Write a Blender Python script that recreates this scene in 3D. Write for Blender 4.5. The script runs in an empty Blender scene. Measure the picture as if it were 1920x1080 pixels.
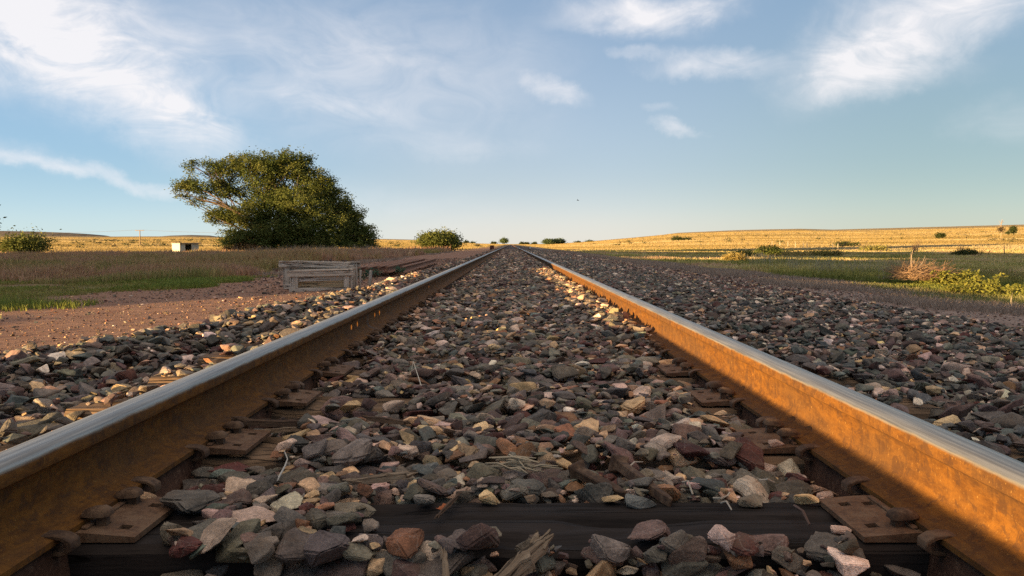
import bpy, bmesh, math, random
import numpy as np
from mathutils import Vector, Matrix, Euler

random.seed(7)
RNG = np.random.default_rng(11)
C = bpy.context.scene.collection
SC = bpy.context.scene
R = math.radians

# ------------------------------------------------------------------ camera
F = 1500.0                                     # focal length in pixels of the 1920-wide picture
cam_d = bpy.data.cameras.new('camera')
cam = bpy.data.objects.new('camera', cam_d)
C.objects.link(cam)
cam_d.sensor_width = 36.0
cam_d.lens = F / 1920 * 36
cam_d.clip_start, cam_d.clip_end = 0.05, 20000
CAMZ = 0.48
cam.location = (0, 0, CAMZ)
cam.rotation_euler = (R(90) - math.atan(82 / F), 0, -math.atan(3 / F))
SC.camera = cam
CAMM = cam.rotation_euler.to_matrix()


def at(px, py, z=0.0):
    """The point of the level z that the picture shows at this pixel of 1920x1080."""
    d = CAMM @ Vector(((px - 960) / F, (540 - py) / F, -1))
    t = (z - CAMZ) / d.z
    return Vector((d.x * t, d.y * t, z))


# ------------------------------------------------------------------ tagging
def tag(o, label=None, cat=None, group=None, kind=None):
    if label: o['label'] = label
    if cat: o['category'] = cat
    if group: o['group'] = group
    if kind: o['kind'] = kind
    return o


def thing(name, loc, label, cat, rz=0.0, group=None):
    o = bpy.data.objects.new(name, None)
    o.empty_display_size = 0.1
    C.objects.link(o)
    o.location = loc
    o.rotation_euler = (0, 0, rz)
    return tag(o, label, cat, group)


def link(name, me, mat=None, parent=None):
    o = bpy.data.objects.new(name, me)
    C.objects.link(o)
    if mat is not None and len(me.materials) == 0:
        me.materials.append(mat)
    if parent is not None:
        o.parent = parent
    return o


def mesh_np(name, V, faces_flat, sizes, tint=None, smooth=False):
    """Mesh from numpy arrays: vertices (n,3), flat loop indices, face sizes."""
    me = bpy.data.meshes.new(name)
    V = np.asarray(V, dtype=np.float32)
    L = np.asarray(faces_flat, dtype=np.int32).ravel()
    S = np.asarray(sizes, dtype=np.int32)
    me.vertices.add(len(V)); me.vertices.foreach_set('co', V.ravel())
    me.loops.add(len(L)); me.loops.foreach_set('vertex_index', L)
    me.polygons.add(len(S))
    st = np.zeros(len(S), dtype=np.int32); st[1:] = np.cumsum(S)[:-1]
    me.polygons.foreach_set('loop_start', st)
    try: me.polygons.foreach_set('loop_total', S)
    except Exception: pass
    me.polygons.foreach_set('use_smooth', np.full(len(S), smooth, dtype=bool))
    me.update(calc_edges=True)
    if tint is not None:
        a = me.color_attributes.new('tint', 'FLOAT_COLOR', 'POINT')
        t = np.ones((len(V), 4), dtype=np.float32); t[:, :3] = tint
        a.data.foreach_set('color', t.ravel())
    return me


def mesh_bm(name, bm, smooth_angle=None):
    bmesh.ops.recalc_face_normals(bm, faces=bm.faces)
    me = bpy.data.meshes.new(name)
    bm.to_mesh(me); bm.free()
    if smooth_angle is not None:
        me.polygons.foreach_set('use_smooth', np.ones(len(me.polygons), dtype=bool))
        me.set_sharp_from_angle(angle=R(smooth_angle))
    return me


def add_box(bm, c, s, rot=None, bevel=0.0):
    """A box of size s centred at c, turned by rot (Matrix 3x3)."""
    r = bmesh.ops.create_cube(bm, size=1.0)
    vs = r['verts']
    if bevel > 0:
        for v in vs: v.co = Vector((v.co.x * s[0], v.co.y * s[1], v.co.z * s[2]))
        es = list({e for v in vs for e in v.link_edges})
        rb = bmesh.ops.bevel(bm, geom=es, offset=bevel, segments=1, affect='EDGES', profile=0.5)
        vs = list({v for f in rb['faces'] for v in f.verts} | {v for v in vs if v.is_valid})
        for v in vs:
            p = v.co.copy()
            v.co = (rot @ p if rot else p) + Vector(c)
    else:
        for v in vs:
            p = Vector((v.co.x * s[0], v.co.y * s[1], v.co.z * s[2]))
            v.co = (rot @ p if rot else p) + Vector(c)
    return vs


def add_tube(bm, pts, radii, n=6, cap=True):
    pts = [Vector(p) for p in pts]
    rings = []
    up = Vector((0.13, 0.21, 0.97))
    for i, p in enumerate(pts):
        d = (pts[min(i + 1, len(pts) - 1)] - pts[max(i - 1, 0)])
        if d.length < 1e-9: d = Vector((0, 0, 1))
        d.normalize()
        a = d.cross(up)
        if a.length < 1e-3: a = d.cross(Vector((1, 0, 0)))
        a.normalize(); b = d.cross(a)
        rings.append([bm.verts.new(p + (a * math.cos(2 * math.pi * k / n) + b * math.sin(2 * math.pi * k / n)) * radii[i]) for k in range(n)])
    for i in range(len(rings) - 1):
        for k in range(n):
            bm.faces.new((rings[i][k], rings[i][(k + 1) % n], rings[i + 1][(k + 1) % n], rings[i + 1][k]))
    if cap:
        bm.faces.new(rings[0]); bm.faces.new(list(reversed(rings[-1])))


# ------------------------------------------------------------------ noise for numpy
def hash2(i, j, seed):
    n = (i.astype(np.int64) * 374761393 + j.astype(np.int64) * 668265263 + seed * 1442695041) & 0x7fffffff
    n = ((n ^ (n >> 13)) * 1274126177) & 0x7fffffff
    return ((n ^ (n >> 16)) & 0xffff) / 65535.0


def vnoise(x, y, seed=0):
    x = np.asarray(x, float); y = np.asarray(y, float)
    i, j = np.floor(x), np.floor(y)
    fx, fy = x - i, y - j
    fx = fx * fx * (3 - 2 * fx); fy = fy * fy * (3 - 2 * fy)
    i = i.astype(np.int64); j = j.astype(np.int64)
    a, b = hash2(i, j, seed), hash2(i + 1, j, seed)
    c, d = hash2(i, j + 1, seed), hash2(i + 1, j + 1, seed)
    return (a + (b - a) * fx) * (1 - fy) + (c + (d - c) * fx) * fy


def fbm(x, y, seed=0, o=3):
    s = 0; a = 0.5
    for k in range(o):
        s = s + a * vnoise(x * 2 ** k, y * 2 ** k, seed + k * 7); a *= 0.5
    return s / (1 - 0.5 ** o)


def sm(x, a, b):
    t = np.clip((np.asarray(x, float) - a) / (b - a), 0, 1)
    return t * t * (3 - 2 * t)


# ------------------------------------------------------------------ materials
def new_mat(name):
    m = bpy.data.materials.new(name); m.use_nodes = True
    nt = m.node_tree; nt.nodes.clear()
    out = nt.nodes.new('ShaderNodeOutputMaterial')
    return m, nt, out


class NB:
    """Small helper to write node trees."""
    def __init__(s, nt): s.nt = nt
    def n(s, t, **kw):
        o = s.nt.nodes.new(t)
        for k, v in kw.items(): setattr(o, k, v)
        return o
    def put(s, sock, v):
        if hasattr(v, 'is_output') or isinstance(v, bpy.types.NodeSocket): s.nt.links.new(v, sock)
        else:
            if sock.type == 'RGBA' and len(v) == 3: v = (*v, 1)
            sock.default_value = v
    def math(s, op, a, b=0.0, clamp=False):
        o = s.n('ShaderNodeMath', operation=op, use_clamp=clamp); s.put(o.inputs[0], a); s.put(o.inputs[1], b); return o.outputs[0]
    def vmath(s, op, a, b=(0, 0, 0)):
        o = s.n('ShaderNodeVectorMath', operation=op); s.put(o.inputs[0], a); s.put(o.inputs[1], b); return o.outputs[0]
    def rng(s, v, a, b, c=0.0, d=1.0, smooth=True):
        o = s.n('ShaderNodeMapRange', interpolation_type='SMOOTHSTEP' if smooth else 'LINEAR')
        s.put(o.inputs[0], v)
        for k, q in zip((1, 2, 3, 4), (a, b, c, d)): s.put(o.inputs[k], q)
        return o.outputs[0]
    def mix(s, f, a, b, mode='MIX'):
        o = s.n('ShaderNodeMix', data_type='RGBA', blend_type=mode)
        s.put(o.inputs[0], f); s.put(o.inputs[6], a); s.put(o.inputs[7], b); return o.outputs[2]
    def noise(s, vec, scale, detail=4.0, rough=0.55, dist=0.0, col=False):
        o = s.n('ShaderNodeTexNoise'); s.put(o.inputs['Vector'], vec)
        o.inputs['Scale'].default_value = scale; o.inputs['Detail'].default_value = detail
        o.inputs['Roughness'].default_value = rough; o.inputs['Distortion'].default_value = dist
        return o.outputs['Color' if col else 'Fac']
    def vor(s, vec, scale, feat='F1', out='Distance'):
        o = s.n('ShaderNodeTexVoronoi', feature=feat); s.put(o.inputs['Vector'], vec); o.inputs['Scale'].default_value = scale
        return o.outputs[out]
    def pos(s): return s.n('ShaderNodeNewGeometry').outputs['Position']
    def objco(s): return s.n('ShaderNodeTexCoord').outputs['Object']
    def xyz(s, v):
        o = s.n('ShaderNodeSeparateXYZ'); s.put(o.inputs[0], v); return o.outputs
    def bump(s, h, strength, dist):
        o = s.n('ShaderNodeBump'); s.put(o.inputs['Height'], h)
        o.inputs['Strength'].default_value = strength; o.inputs['Distance'].default_value = dist
        return o.outputs[0]
    def bsdf(s, out, col, rough=0.8, metal=0.0, normal=None, spec=0.3):
        o = s.n('ShaderNodeBsdfPrincipled'); s.put(o.inputs['Base Color'], col)
        s.put(o.inputs['Roughness'], rough); s.put(o.inputs['Metallic'], metal)
        o.inputs['Specular IOR Level'].default_value = spec
        if normal is not None: s.put(o.inputs['Normal'], normal)
        s.nt.links.new(o.outputs[0], out.inputs[0]); return o


def stone_material(name, per_object):
    m, nt, out = new_mat(name); b = NB(nt)
    if per_object: col = b.n('ShaderNodeObjectInfo').outputs['Color']
    else: col = b.n('ShaderNodeVertexColor', layer_name='tint').outputs['Color']
    p = b.pos()
    n1 = b.noise(p, 28, 5, 0.65)
    n2 = b.noise(p, 260, 3, 0.7)
    v = b.math('MULTIPLY', b.rng(n1, 0.3, 0.72, 0.62, 1.32), b.rng(n2, 0.3, 0.75, 0.72, 1.3))
    c = b.mix(1.0, col, b.n('ShaderNodeCombineColor').outputs[0], 'MULTIPLY')
    cc = c.node.inputs[7].links[0].from_node
    for k in range(3): nt.links.new(v, cc.inputs[k])
    # earthy film lying in patches over the stones
    dust = b.rng(b.noise(p, 13, 4, 0.6), 0.52, 0.72, 0.0, 0.5)
    c = b.mix(dust, c, (0.15, 0.095, 0.06))
    veins = b.rng(b.vor(b.vmath('ADD', p, b.vmath('MULTIPLY', b.noise(p, 30, 3, 0.6, col=True), (0.03, 0.03, 0.03))), 26, 'DISTANCE_TO_EDGE'), 0.0, 0.02, 0.25, 0.0)
    c = b.mix(veins, c, (0.36, 0.31, 0.25))
    h = b.math('ADD', b.noise(p, 90, 6, 0.7), b.math('MULTIPLY', b.noise(p, 420, 3, 0.6), 0.35))
    b.bsdf(out, c, 0.82, 0, b.bump(h, 0.75, 0.006), 0.35)
    return m


M_STONE = stone_material('ballast_stone_single', True)
M_STONES = stone_material('ballast_stone_mass', False)


def rail_material(name, polished=True):
    m, nt, out = new_mat(name); b = NB(nt)
    p = b.objco()
    st = b.vmath('MULTIPLY', p, (1, 0.35, 1))
    n = b.noise(st, 60, 6, 0.7); n2 = b.noise(p, 400, 3, 0.7); n3 = b.noise(st, 9, 4, 0.6)
    rust = b.mix(b.rng(n, 0.3, 0.72), (0.072, 0.026, 0.0035), (0.175, 0.069, 0.007))
    rust = b.mix(b.rng(n3, 0.35, 0.7, 0.0, 0.55), rust, (0.065, 0.034, 0.014))
    flecks = b.rng(b.noise(b.vmath('MULTIPLY', p, (1, 1, 0.55)), 210, 4, 0.75), 0.6, 0.72)
    rust = b.mix(flecks, rust, (0.288, 0.158, 0.043))
    pits = b.rng(n2, 0.58, 0.7, 0.0, 0.55)
    rust = b.mix(pits, rust, (0.045, 0.02, 0.009))
    bump = b.bump(b.math('ADD', b.math('MULTIPLY', n, 0.7), b.math('MULTIPLY', n2, 0.6)), 0.8, 0.004)
    flake = b.rng(b.noise(p, 32, 8, 0.72, 0.6), 0.53, 0.575)
    rust = b.mix(b.math('MULTIPLY', flake, 0.6), rust, (0.05, 0.022, 0.009))
    strk = b.rng(b.noise(b.vmath('MULTIPLY', p, (20, 70, 5)), 1.0, 5, 0.65), 0.5, 0.72)
    rust = b.mix(b.math('MULTIPLY', strk, 0.3), rust, (0.20, 0.085, 0.012))
    if not polished:
        b.bsdf(out, rust, 0.85, 0, bump, 0.2)
        return m
    z = b.xyz(p)[2]
    streak = b.noise(b.vmath('MULTIPLY', p, (60, 1.2, 60)), 3.0, 5, 0.6)
    lim = b.math('ADD', z, b.math('MULTIPLY', b.math('SUBTRACT', b.noise(st, 40, 4, 0.6), 0.5), 0.008))
    f = b.rng(lim, 0.1265, 0.1345)
    steel = b.mix(b.rng(streak, 0.3, 0.7), (0.2, 0.185, 0.165), (0.37, 0.35, 0.315))
    pr = b.n('ShaderNodeBsdfPrincipled')
    b.put(pr.inputs['Base Color'], b.mix(f, rust, steel))
    b.put(pr.inputs['Metallic'], b.math('MULTIPLY', f, 0.85))
    b.put(pr.inputs['Roughness'], b.math('ADD', b.math('MULTIPLY', f, -0.42), b.math('ADD', 0.82, b.math('MULTIPLY', streak, 0.12))))
    pr.inputs['Specular IOR Level'].default_value = 0.25
    bu = b.n('ShaderNodeBump'); b.put(bu.inputs['Height'], b.math('ADD', b.math('MULTIPLY', n, 0.7), b.math('MULTIPLY', n2, 0.5)))
    b.put(bu.inputs['Strength'], b.math('SUBTRACT', 0.6, b.math('MULTIPLY', f, 0.5))); bu.inputs['Distance'].default_value = 0.003
    b.put(pr.inputs['Normal'], bu.outputs[0])
    nt.links.new(pr.outputs[0], out.inputs[0])
    return m


M_RAIL = rail_material('rail_steel')


def rusty_iron(name, a, c2):
    m, nt, out = new_mat(name); b = NB(nt); p = b.pos()
    n = b.noise(p, 70, 6, 0.7); n2 = b.noise(p, 350, 3, 0.6)
    c = b.mix(b.rng(n, 0.3, 0.7), a, c2)
    c = b.mix(b.rng(b.noise(p, 22, 7, 0.7), 0.47, 0.6, 0, 0.75), c, (0.16, 0.095, 0.055))
    b.bsdf(out, c, 0.8, 0, b.bump(b.math('ADD', n, b.math('MULTIPLY', n2, 0.4)), 0.5, 0.004), 0.25)
    return m


M_OLDRAIL = rusty_iron('old_rail_rust', (0.17, 0.07, 0.04), (0.36, 0.17, 0.10))
M_IRON = rusty_iron('rusty_plate_iron', (0.07, 0.036, 0.02), (0.15, 0.078, 0.04))
M_SPIKE = rusty_iron('rusty_spike_iron', (0.045, 0.024, 0.015), (0.10, 0.055, 0.03))


def wood(name, a, c2, axis=0, sc=1.0, rough=0.85, crack=(0.01, 0.007, 0.005), crackf=0.85):
    m, nt, out = new_mat(name); b = NB(nt); p = b.objco()
    k = [24, 24, 24]; k[axis] = 2.6
    q = b.vmath('MULTIPLY', p, tuple(x * sc for x in k))
    n = b.noise(q, 1.0, 6, 0.65, 0.4); n2 = b.noise(q, 4.5, 4, 0.6)
    c = b.mix(b.rng(n, 0.28, 0.72), a, c2)
    c = b.mix(b.rng(n2, 0.52, 0.7, 0, 0.45), c, tuple(x * 0.45 for x in a))
    k2 = [14, 14, 14]; k2[axis] = 0.9
    cr = b.rng(b.noise(b.vmath('MULTIPLY', p, tuple(x * sc for x in k2)), 1.0, 3, 0.5, 0.3), 0.485, 0.5)
    cr2 = b.rng(b.noise(b.vmath('MULTIPLY', p, tuple(x * sc for x in k2)), 1.0, 3, 0.5, 0.3), 0.5, 0.515)
    crk = b.math('MULTIPLY', b.math('SUBTRACT', cr, cr2), crackf)
    c = b.mix(crk, c, crack)
    h = b.math('SUBTRACT', b.math('ADD', n, b.math('MULTIPLY', n2, 0.5)), b.math('MULTIPLY', crk, 2.0))
    b.bsdf(out, c, rough, 0, b.bump(h, 0.6, 0.008), 0.12)
    return m


M_TIE_DARK = wood('creosote_timber', (0.013, 0.0098, 0.0085), (0.034, 0.025, 0.021), 0, 0.8, 0.82)
M_TIE = wood('weathered_timber', (0.10, 0.062, 0.036), (0.22, 0.14, 0.085), 0, 1.0)
M_SPLINTER = wood('split_wood', (0.14, 0.095, 0.06), (0.30, 0.22, 0.15), 0, 2.5)
M_SPLINTER_DARK = wood('dark_split_wood', (0.055, 0.033, 0.022), (0.14, 0.085, 0.052), 0, 2.5)
M_CRATE = wood('grey_crate_wood', (0.36, 0.28, 0.215), (0.6, 0.49, 0.4), 0, 1.0)
M_CRATE_V = wood('grey_crate_wood_upright', (0.37, 0.29, 0.22), (0.62, 0.51, 0.42), 2, 1.0)
M_CRATE_BROWN = wood('brown_crate_board', (0.3, 0.2, 0.11), (0.52, 0.37, 0.22), 0, 0.7)
M_POLE = wood('pole_wood', (0.24, 0.17, 0.1), (0.36, 0.26, 0.16), 2, 1.0)


def tinted(name, transl=0.3, rough=0.7):
    m, nt, out = new_mat(name); b = NB(nt)
    col = b.n('ShaderNodeVertexColor', layer_name='tint').outputs['Color']
    d = b.n('ShaderNodeBsdfPrincipled'); b.put(d.inputs['Base Color'], col)
    d.inputs['Roughness'].default_value = rough; d.inputs['Specular IOR Level'].default_value = 0.2
    t = b.n('ShaderNodeBsdfTranslucent'); b.put(t.inputs['Color'], col)
    mx = b.n('ShaderNodeMixShader'); mx.inputs[0].default_value = transl
    nt.links.new(d.outputs[0], mx.inputs[1]); nt.links.new(t.outputs[0], mx.inputs[2])
    nt.links.new(mx.outputs[0], out.inputs[0])
    return m


M_LEAF = tinted('leaf', 0.3)
M_GRASS = tinted('grass_blade', 0.25)
M_GOLD = tinted('golden_blade', 0.5)
M_TWIG = tinted('dry_twig', 0.0, 0.85)


def bark(name, a, c2):
    m, nt, out = new_mat(name); b = NB(nt); p = b.objco()
    n = b.noise(b.vmath('MULTIPLY', p, (6, 6, 1.2)), 2.0, 6, 0.7)
    b.bsdf(out, b.mix(b.rng(n, 0.3, 0.7), a, c2), 0.9, 0, b.bump(n, 0.7, 0.05), 0.2)
    return m


M_BARK = bark('bark', (0.06, 0.04, 0.028), (0.13, 0.09, 0.065))


def plain(name, a, c2, scale=8, rough=0.85, bump=0.3, bd=0.01, metal=0.0):
    m, nt, out = new_mat(name); b = NB(nt); p = b.objco()
    n = b.noise(p, scale, 6, 0.65)
    b.bsdf(out, b.mix(b.rng(n, 0.3, 0.7), a, c2), rough, metal, b.bump(n, bump, bd), 0.3)
    return m


# ------------------------------------------------------------------ the land
SKY_PX = [-900, -300, 0, 200, 350, 410, 720, 800, 860, 900, 957, 1040, 1100, 1180, 1240, 1270, 1380, 1440, 1500, 1560, 1727, 1920, 2300, 2900]
SKY_PY = [440, 440, 442, 443.5, 443, 444.5, 448, 450, 454.5, 456.5, 457.6, 457.2, 453, 446, 440.5, 436.5, 431.5, 430, 429, 430.5, 426, 421, 416, 416]
XS = [-600, -80, -50, -30, -16, -8, -6, -3.4, -2.7, -2.3, -1.9, 4.0, 4.4, 5, 8, 12, 30, 60, 90, 600]
ZS = [-1.0, -1.0, -0.85, -0.68, -0.5, -0.36, -0.3, -0.23, -0.21, -0.25, -0.5, -0.5, -0.24, -0.27, -0.5, -0.65, -0.85, -0.95, -1.0, -1.0]


def ground_z(X, Y):
    X = np.asarray(X, float); Y = np.asarray(Y, float)
    base = np.interp(X, XS, ZS)
    out = np.clip((np.abs(X - 1) - 3.5) / 6, 0, 1)
    base = base + out * ((fbm(X * 0.22, Y * 0.22, 3) - 0.5) * 0.16)
    Ys = np.maximum(Y, 1.0)
    px = 957 + 1500 * X / Ys
    e = (458 - np.interp(px, SKY_PX, SKY_PY)) / 1500
    t = np.clip((Y - 130) / 1370, 0, 1) ** 1.06
    far = base * (1 - t) + (CAMZ + e * 1500) * t
    far = far + sm(Y, 200, 500) * (1 - sm(Y, 1100, 1400)) * (fbm(X * 0.012, Y * 0.006, 9) - 0.5) * 2.0 * np.clip(np.abs(e) * 100, 0, 1)
    far = np.where(Y > 1500, far - (Y - 1500) * 0.012, far)
    return np.where(Y > 130, far, base)


def edge_left(y):            # where the stone bed of the track ends on the left
    y = np.asarray(y, float)
    return -1.58 - 0.72 * np.exp(-np.maximum(y - 3.0, -1) / 4.0) + (fbm(y * 0.9, y * 0 + 3.3, 5) - 0.5) * 0.35


def edge_right(y):
    y = np.asarray(y, float)
    return 4.35 + (fbm(y * 0.5, y * 0 + 8.3, 6) - 0.5) * 0.9


def top_z(x, y):
    """The level that the stones of the bed reach."""
    x = np.asarray(x, float); y = np.asarray(y, float)
    g = -0.012 + 0.03 * sm(y, 2.4, 4.5)
    g = g - 0.032 * (1 - sm(y, 1.2, 1.34))
    g = g + 0.05 * sm(x, 0.15, 0.6) * sm(y, 2.9, 4.4)
    g = g - (0.010 + 0.018 * sm(y, 2.8, 4)) * sm(-x, 0.4, 0.66)
    g = g - 0.006 * sm(x, 0.4, 0.62) * (1 - sm(y, 2.6, 3.4))
    g = g - 0.006 * sm(np.abs(x), 0.42, 0.58) * (1 - sm(y, 2.3, 3.1))
    el = edge_left(y)
    d = x - el
    l = -0.042 + 0.085 * np.exp(-((d - 0.3) / 0.2) ** 2) - 0.2 * (1 - sm(d, -0.3, 0.2))
    r = 0.0 - 0.057 * (x - 0.85)
    r = r - 0.08 * sm(x, 3.9, 4.8)
    z = np.where(x < -0.77, l, np.where(x > 0.735, r, g))
    return z + (fbm(x * 1.7, y * 1.7, 21) - 0.5) * 0.035


# ground: rings round the camera, fine towards the view
az = np.concatenate([np.arange(-180, -52, 4.0), np.arange(-52, 52, 0.22), np.arange(52, 180.1, 4.0)])
az = np.unique(np.round(az, 4)); az = az[az < 180]
rr = [0.0]
r_ = 0.5
while r_ < 6500:
    rr.append(r_); r_ *= 1.026
    if r_ < 5: r_ += 0.1
rr = np.array(rr[1:])
A, RR = np.meshgrid(np.radians(az), rr)
GX = np.sin(A) * RR; GY = np.cos(A) * RR
GZ = ground_z(GX, GY)
nr, na = GX.shape
V = np.stack([GX.ravel(), GY.ravel(), GZ.ravel()], 1)
V = np.vstack([V, [[0, 0, -0.5]]])
idx = np.arange(nr * na).reshape(nr, na)
q = np.stack([idx[:-1], np.roll(idx[:-1], -1, 1), np.roll(idx[1:], -1, 1), idx[1:]], -1).reshape(-1, 4)[:, ::-1]
tri = np.stack([np.full(na, nr * na), np.roll(idx[0], -1), idx[0]], -1)[:, ::-1]
me = mesh_np('ground', V, np.concatenate([q.ravel(), tri.ravel()]), [4] * len(q) + [3] * len(tri), smooth=True)


def ground_material():
    m, nt, out = new_mat('prairie_ground'); b = NB(nt)
    p = b.pos(); x, y, z = b.xyz(p)
    wob = b.math('MULTIPLY', b.math('SUBTRACT', b.noise(p, 0.35, 4, 0.6), 0.5), 4.0)
    wob2 = b.math('MULTIPLY', b.math('SUBTRACT', b.noise(p, 1.3, 3, 0.6), 0.5), 1.6)
    xw = b.math('ADD', x, b.math('ADD', wob, wob2))
    nb = b.noise(p, 3.0, 6, 0.7); nf = b.noise(p, 40, 5, 0.75)
    red = b.mix(b.rng(nb, 0.3, 0.7), (0.20, 0.105, 0.068), (0.29, 0.165, 0.108))
    red = b.mix(b.rng(nf, 0.4, 0.75, 0, 0.7), red, (0.17, 0.09, 0.065))
    red = b.mix(b.rng(b.vor(p, 28), 0.06, 0.2, 0.65, 0), red, (0.5, 0.36, 0.3))
    grey = b.mix(b.rng(nb, 0.3, 0.7), (0.19, 0.13, 0.105), (0.29, 0.215, 0.175))
    grey = b.mix(b.rng(nf, 0.45, 0.75, 0, 0.6), grey, (0.12, 0.075, 0.06))
    soil_g = b.mix(b.rng(b.noise(p, 0.6, 5, 0.65), 0.4, 0.6), (0.2, 0.12, 0.07), (0.14, 0.14, 0.05))
    soil_g = b.mix(b.rng(nf, 0.35, 0.75, 0, 0.5), soil_g, (0.08, 0.06, 0.032))
    big = b.noise(b.vmath('MULTIPLY', p, (0.02, 0.045, 0.0)), 1.0, 6, 0.62)
    gold = b.mix(b.rng(big, 0.35, 0.65), (0.288, 0.192, 0.080), (0.416, 0.304, 0.152))
    med = b.noise(b.vmath('MULTIPLY', p, (0.06, 0.09, 0.0)), 1.0, 5, 0.7)
    gold = b.mix(b.rng(med, 0.56, 0.7, 0, 0.6), gold, (0.145, 0.106, 0.047))
    near = b.mix(b.rng(xw, -7.6, -6.4), soil_g, red)            # left: grass soil | red road
    near = b.mix(b.rng(xw, 0.0, 0.5), near, grey)                # right: grey strip
    near = b.mix(b.rng(xw, 6.6, 8.0), near, soil_g)              # right: grass soil
    gy = b.math('ADD', y, b.math('MULTIPLY', wob, 4.0))
    gfac = b.rng(gy, 70, 95)
    # the road and its red margins run on beside the track
    side = b.math('MULTIPLY', b.rng(x, -10, -7.5), b.rng(x, 6.5, 9, 1, 0))
    gfac = b.math('MULTIPLY', gfac, b.math('SUBTRACT', 1.0, b.math('MULTIPLY', side, b.rng(y, 150, 260, 0.9, 0.0))))
    col = b.mix(gfac, near, gold)
    h = b.math('ADD', b.math('MULTIPLY', nf, 0.012), b.math('MULTIPLY', nb, 0.03))
    hn = b.bump(h, 0.7, 1.0)
    fb = b.n('ShaderNodeBump'); fb.inputs['Distance'].default_value = 1.0
    b.put(fb.inputs['Strength'], b.math('MULTIPLY', gfac, 1.0))
    b.put(fb.inputs['Height'], b.math('ADD', b.math('MULTIPLY', b.noise(p, 0.9, 5, 0.75), 1.4), b.math('MULTIPLY', b.noise(p, 0.16, 3, 0.6), 2.5)))
    b.put(fb.inputs['Normal'], hn)
    b.bsdf(out, col, 0.95, 0, fb.outputs[0], 0.1)
    return m


tag(link('ground', me, ground_material()), kind='structure')


def hill(name, pxs, pys, Y, depth):
    """A far rise: its skyline given in picture columns, built as a real ridge at the distance Y."""
    n = 90
    px = np.linspace(pxs[0], pxs[-1], n)
    top = CAMZ + (458 - np.interp(px, pxs, pys)) / 1500 * Y
    X = (px - 957) / 1500 * Y
    rows = []
    prof = [(-1.0, 0.0), (-0.7, 0.25), (-0.45, 0.62), (-0.2, 0.93), (0.0, 1.0), (0.5, 0.97), (1.0, 0.0)]
    for s, k in prof:
        zz = -10 + (top + 10) * k + (fbm(X * 0.01, X * 0 + s * 3, 4) - 0.5) * 3 * (1 if 0 < k < 0.95 else 0)
        rows.append(np.stack([X * (1 + s * depth / Y), np.full(n, Y + s * depth), zz], 1))
    V = np.concatenate(rows); k = len(prof)
    idx = np.arange(n * k).reshape(k, n)
    q = np.stack([idx[:-1, :-1], idx[:-1, 1:], idx[1:, 1:], idx[1:, :-1]], -1).reshape(-1, 4)
    o = link(name, mesh_np(name, V, q.ravel(), [4] * len(q), smooth=True), M_DARKHILL)
    return tag(o, kind='structure')


M_DARKHILL = plain('dark_hill', (0.075, 0.055, 0.035), (0.14, 0.10, 0.06), 0.02, 0.95, 0.6, 6.0)  # far rises in mottled dark brown
hill('hill', [-700, -200, 0, 60, 120, 165, 200, 222], [436, 432, 432.8, 434, 436, 438.5, 441.5, 446], 2600, 420)
hill('hill', [270, 320, 360, 395, 425], [446, 441.8, 440.6, 441.6, 446], 2800, 420)

# ballast bed
RAIL_X = {'l': -0.735 - 0.0325, 'r': 0.70 + 0.0325}
ys = [-1.5]
while ys[-1] < 700: ys.append(ys[-1] + max(0.05, 0.012 * max(ys[-1], 0)))
ys = np.array(ys)
xs = np.concatenate([np.linspace(-3.6, -0.86, 46), -0.7675 + np.array([-0.075, -0.06, 0.06, 0.075]), np.linspace(-0.66, 0.63, 22),
                     0.7325 + np.array([-0.075, -0.06, 0.06, 0.075]), np.linspace(0.84, 5.2, 60)])
BX, BY = np.meshgrid(xs, ys)
deep = 0.045 * (1 - sm(BY, 40, 60)) + 0.012
BZ = top_z(BX, BY) - deep
BZ = np.where(BX < edge_left(BY) - 0.25, ground_z(BX, BY) - 0.06, BZ)
BZ = np.where(BX > 4.75, -0.45, BZ)
for xr in RAIL_X.values():
    BZ = np.where(np.abs(BX - xr) < 0.062, 0.0125, BZ)
n1, n2 = BX.shape
idx = np.arange(n1 * n2).reshape(n1, n2)
q = np.stack([idx[:-1, :-1], idx[:-1, 1:], idx[1:, 1:], idx[1:, :-1]], -1).reshape(-1, 4)
me = mesh_np('ballast_bed', np.stack([BX.ravel(), BY.ravel(), BZ.ravel()], 1), q.ravel(), [4] * len(q), smooth=True)


def bed_material():
    m, nt, out = new_mat('ballast_soil'); b = NB(nt); p = b.pos(); x, y, z = b.xyz(p)
    soil = b.mix(b.rng(b.noise(p, 7, 5, 0.7), 0.3, 0.7), (0.035, 0.016, 0.010), (0.085, 0.042, 0.026))
    soil = b.mix(b.rng(b.noise(p, 90, 4, 0.7), 0.5, 0.75, 0, 0.7), soil, (0.16, 0.095, 0.06))
    vc = b.vor(p, 16, 'F1', 'Color')
    vd = b.vor(p, 16)
    s = b.xyz(vc)
    stone = b.mix(s[0], (0.07, 0.06, 0.058), (0.16, 0.135, 0.125))
    stone = b.mix(b.math('GREATER_THAN', s[1], 0.86), stone, (0.34, 0.26, 0.2))
    stone = b.mix(b.math('GREATER_THAN', s[2], 0.8), stone, (0.11, 0.06, 0.05))
    stone = b.mix(b.rng(vd, 0.4, 0.62), stone, (0.025, 0.015, 0.012))
    f = b.rng(y, 22, 45)
    col = b.mix(f, soil, stone)
    h = b.math('ADD', b.math('MULTIPLY', b.rng(vd, 0.0, 0.6, 1, 0), b.math('MULTIPLY', f, 0.04)), b.math('MULTIPLY', b.noise(p, 60, 5, 0.7), 0.012))
    b.bsdf(out, col, 0.92, 0, b.bump(h, 0.8, 1.0), 0.15)
    return m


tag(link('ballast_bed', me, bed_material()), kind='structure')

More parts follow.
